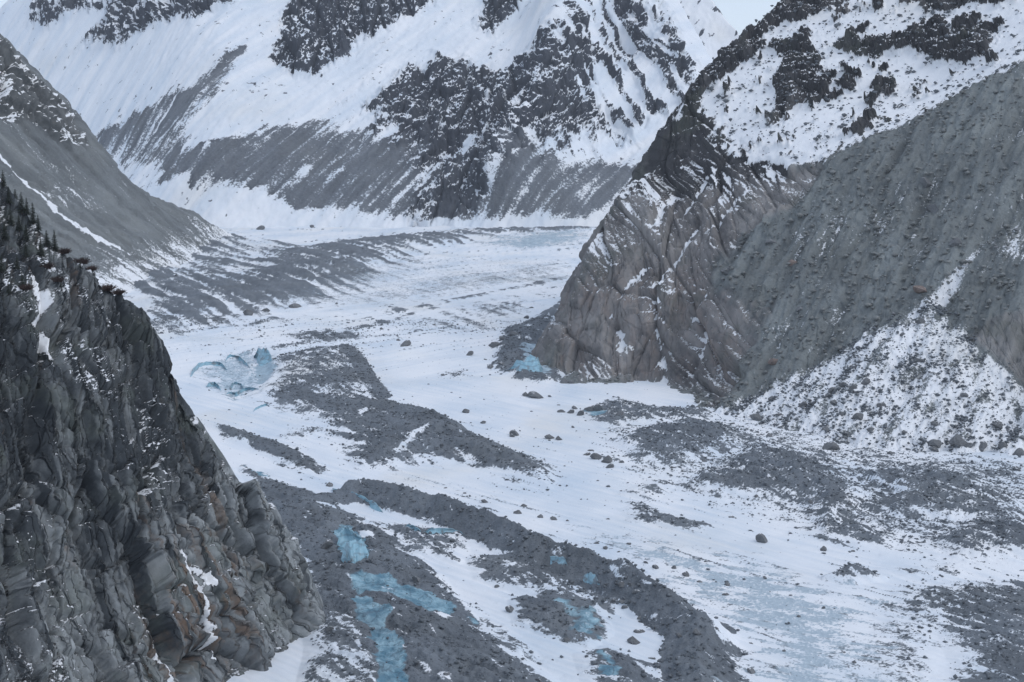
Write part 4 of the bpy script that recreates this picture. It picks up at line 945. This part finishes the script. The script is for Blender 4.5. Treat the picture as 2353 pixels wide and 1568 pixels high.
# ------------------------------------------------------------------ conifers and shrubs on the near cliff
def plain(name, col, var=.3):
    m = bpy.data.materials.new(name); m.use_nodes = True
    N, L = m.node_tree.nodes, m.node_tree.links; bs = N["Principled BSDF"]
    t = N.new("ShaderNodeTexNoise"); t.inputs["Scale"].default_value = 1.5
    g = N.new("ShaderNodeNewGeometry"); L.new(g.outputs["Position"], t.inputs["Vector"])
    mx = N.new("ShaderNodeMix"); mx.data_type = 'RGBA'; L.new(t.outputs[0], mx.inputs[0])
    mx.inputs[6].default_value = (*[c * (1 - var) for c in col], 1); mx.inputs[7].default_value = (*[c * (1 + var) for c in col], 1)
    L.new(mx.outputs[2], bs.inputs["Base Color"]); bs.inputs["Roughness"].default_value = .9; bs.inputs["Specular IOR Level"].default_value = .1
    return m
M_needle = plain("conifer_needles", (.040, .048, .040)); M_bark = plain("conifer_bark", (.07, .055, .045)); M_twig = plain("shrub_twigs", (.065, .045, .04)); 
def mesh_of(name, V, F, mat):
    me = bpy.data.meshes.new(name); me.from_pydata(V, [], F); me.materials.append(mat); return me
def conifer_meshes(i):
    r = random.Random(50 + i); V, F = [], []
    for k in range(5):
        z = k / 4 * .97; rad = .028 * (1 - z) + .003
        for j in range(6): V.append((rad * math.cos(j * 1.047), rad * math.sin(j * 1.047), z - .06))
    for k in range(4):
        for j in range(6): F.append((k * 6 + j, k * 6 + (j + 1) % 6, k * 6 + 6 + (j + 1) % 6, k * 6 + 6 + j))
    trunk = mesh_of("trunk", V, F, M_bark)
    V, F = [], []
    z = .10
    while z < .98:
        R = (.20 * (1 - z) ** .8 + .015) * r.uniform(.75, 1.15)
        nb = int(6 + 5 * (1 - z))
        for j in range(nb):
            if r.random() < .12: continue
            a = 6.283 * j / nb + r.uniform(-.35, .35); L_ = R * r.uniform(.6, 1.2); dr = r.uniform(.15, .5) * L_
            ca, sa = math.cos(a), math.sin(a); wd = L_ * r.uniform(.22, .34)
            for sg in range(3):          # three needle sprays along each branch
                t0, t1 = .05 + sg * .28, .42 + sg * .28
                b = len(V); zz = z + r.uniform(-.01, .01)
                V += [(ca * L_ * t0, sa * L_ * t0, zz - dr * t0), (ca * L_ * t1 - sa * wd * (1 - t0), sa * L_ * t1 + ca * wd * (1 - t0), zz - dr * t1 - .02),
                      (ca * L_ * (t1 + .15), sa * L_ * (t1 + .15), zz - dr * t1 - .005), (ca * L_ * t1 + sa * wd * (1 - t0), sa * L_ * t1 - ca * wd * (1 - t0), zz - dr * t1 - .02)]
                F += [(b, b + 1, b + 2), (b, b + 2, b + 3)]
        z += r.uniform(.028, .045)
    return trunk, mesh_of("crown", V, F, M_needle)
CON = [conifer_meshes(i) for i in range(4)]
def conifer(u, vtip, hpx, label):
    p = G_cl.at(u, vtip + hpx, 5); h = hpx / CF * p[1] * .85
    e = bpy.data.objects.new("conifer", None); e.location = p; e.rotation_euler = (0, 0, rnd.random() * 6); e.scale = (h * rnd.uniform(.95, 1.35),) * 2 + (h,)
    e["label"] = label; e["category"] = "tree"; e["group"] = "conifers on the near cliff"; scene.collection.objects.link(e)
    tr, cr = rnd.choice(CON)
    for nm, me in (("trunk", tr), ("crown", cr)):
        o = bpy.data.objects.new(nm, me); o.parent = e; scene.collection.objects.link(o)
TREES = [(8, 384, 46), (22, 420, 48), (36, 425, 54), (50, 432, 58), (62, 446, 50), (76, 455, 60), (88, 486, 46), (27, 470, 50), (44, 486, 46), (60, 505, 50), (12, 500, 52), (107, 520, 46), (127, 517, 62), (96, 540, 50),
         (40, 580, 44), (5, 575, 50), (53, 615, 46), (70, 615, 40), (60, 548, 44), (95, 545, 44), (20, 640, 36), (185, 594, 30), (138, 630, 34), (121, 826, 30)]
TREES = sorted(TREES)
for i, (u, v, h) in enumerate(TREES):
    where = "on the upper rim" if v < 500 else "on the ledge below the rim" if v < 600 else "on the steep face"
    k = [t for t in TREES if (t[1] < 500) == (v < 500) and (t[1] < 600) == (v < 600)].index((u, v, h))
    conifer(u, v, h, f"dark conifer {where} of the near cliff, {ORD[min(k, 11)]} from the left")
def shrub_mesh(i):
    r = random.Random(80 + i); V, F = [], []
    for k in range(160):
        a = r.random() * 6.28; el = r.uniform(.35, 1.5); L_ = r.uniform(.4, 1.0); x0, y0 = r.uniform(-.45, .45), r.uniform(-.3, .3)
        dx, dy, dz = math.cos(a) * math.cos(el), math.sin(a) * math.cos(el), math.sin(el); w = .03; b = len(V)
        V += [(x0 - w * math.sin(a), y0 + w * math.cos(a), -.1), (x0 + w * math.sin(a), y0 - w * math.cos(a), -.1), (x0 + dx * L_ * .5 + w, y0 + dy * L_ * .5, dz * L_ * .55), (x0 + dx * L_, y0 + dy * L_, dz * L_ * .9)]
        F += [(b, b + 1, b + 2), (b, b + 2, b + 3)]
        for q in range(3):
            t = r.uniform(.3, .9); b = len(V); px, py, pz = x0 + dx * L_ * t, y0 + dy * L_ * t, dz * L_ * t
            V += [(px, py, pz), (px + r.uniform(-.2, .2), py + r.uniform(-.2, .2), pz + r.uniform(.05, .2)), (px + .035, py, pz + .03)]; F.append((b, b + 1, b + 2))
    return mesh_of("shrub", V, F, M_twig)
SH = [shrub_mesh(i) for i in range(3)]
for i, (u, v, w, lab) in enumerate([(190, 592, 40, "brown leafless shrub on the cliff edge near a small conifer"), (212, 608, 30, "low brown shrub just below the larger shrub on the cliff edge"), (250, 645, 40, "brown shrub at the lower shoulder of the cliff edge"),
        (272, 668, 34, "lowest brown shrub on the cliff shoulder"), (150, 570, 34, "brown shrub between the conifers on the cliff rim"), (110, 610, 36, "brown shrub beside the snow gully on the cliff"), (135, 640, 34, "brown shrub below the conifer ledge"), (60, 660, 36, "brown shrub on the cliff left of the snow gully")]):
    p = G_cl.at(u, v + 6, 5); o = bpy.data.objects.new("shrub", SH[i % 3]); s_ = w / CF * p[1] * .6
    o.location = p; o.scale = (s_, s_, s_ * .8); o.rotation_euler = (0, 0, i); o["label"] = lab; o["category"] = "shrub"; o["group"] = "shrubs on the near cliff"; scene.collection.objects.link(o)

# ------------------------------------------------------------------ thin winter haze
hm = bpy.data.materials.new("haze_air"); hm.use_nodes = True
hm.node_tree.nodes.clear()
ho = hm.node_tree.nodes.new("ShaderNodeOutputMaterial"); hv = hm.node_tree.nodes.new("ShaderNodeVolumePrincipled")
hv.inputs["Color"].default_value = (.86, .91, 1.0, 1); hv.inputs["Density"].default_value = 2.5e-5; hv.inputs["Anisotropy"].default_value = .2
hm.node_tree.links.new(hv.outputs[0], ho.inputs["Volume"])
x0, x1, y0, y1, z0, z1 = -3200, 3200, -60, 5600, -60, 1250
V = [(x, y, z) for x in (x0, x1) for y in (y0, y1) for z in (z0, z1)]
F = [(0, 1, 3, 2), (4, 6, 7, 5), (0, 4, 5, 1), (2, 3, 7, 6), (0, 2, 6, 4), (1, 5, 7, 3)]
me = mesh_of("haze", V, F, hm); o = bpy.data.objects.new("haze", me); o["kind"] = "stuff"; o["label"] = "thin pale winter haze filling the valley"; o["category"] = "haze"; scene.collection.objects.link(o)
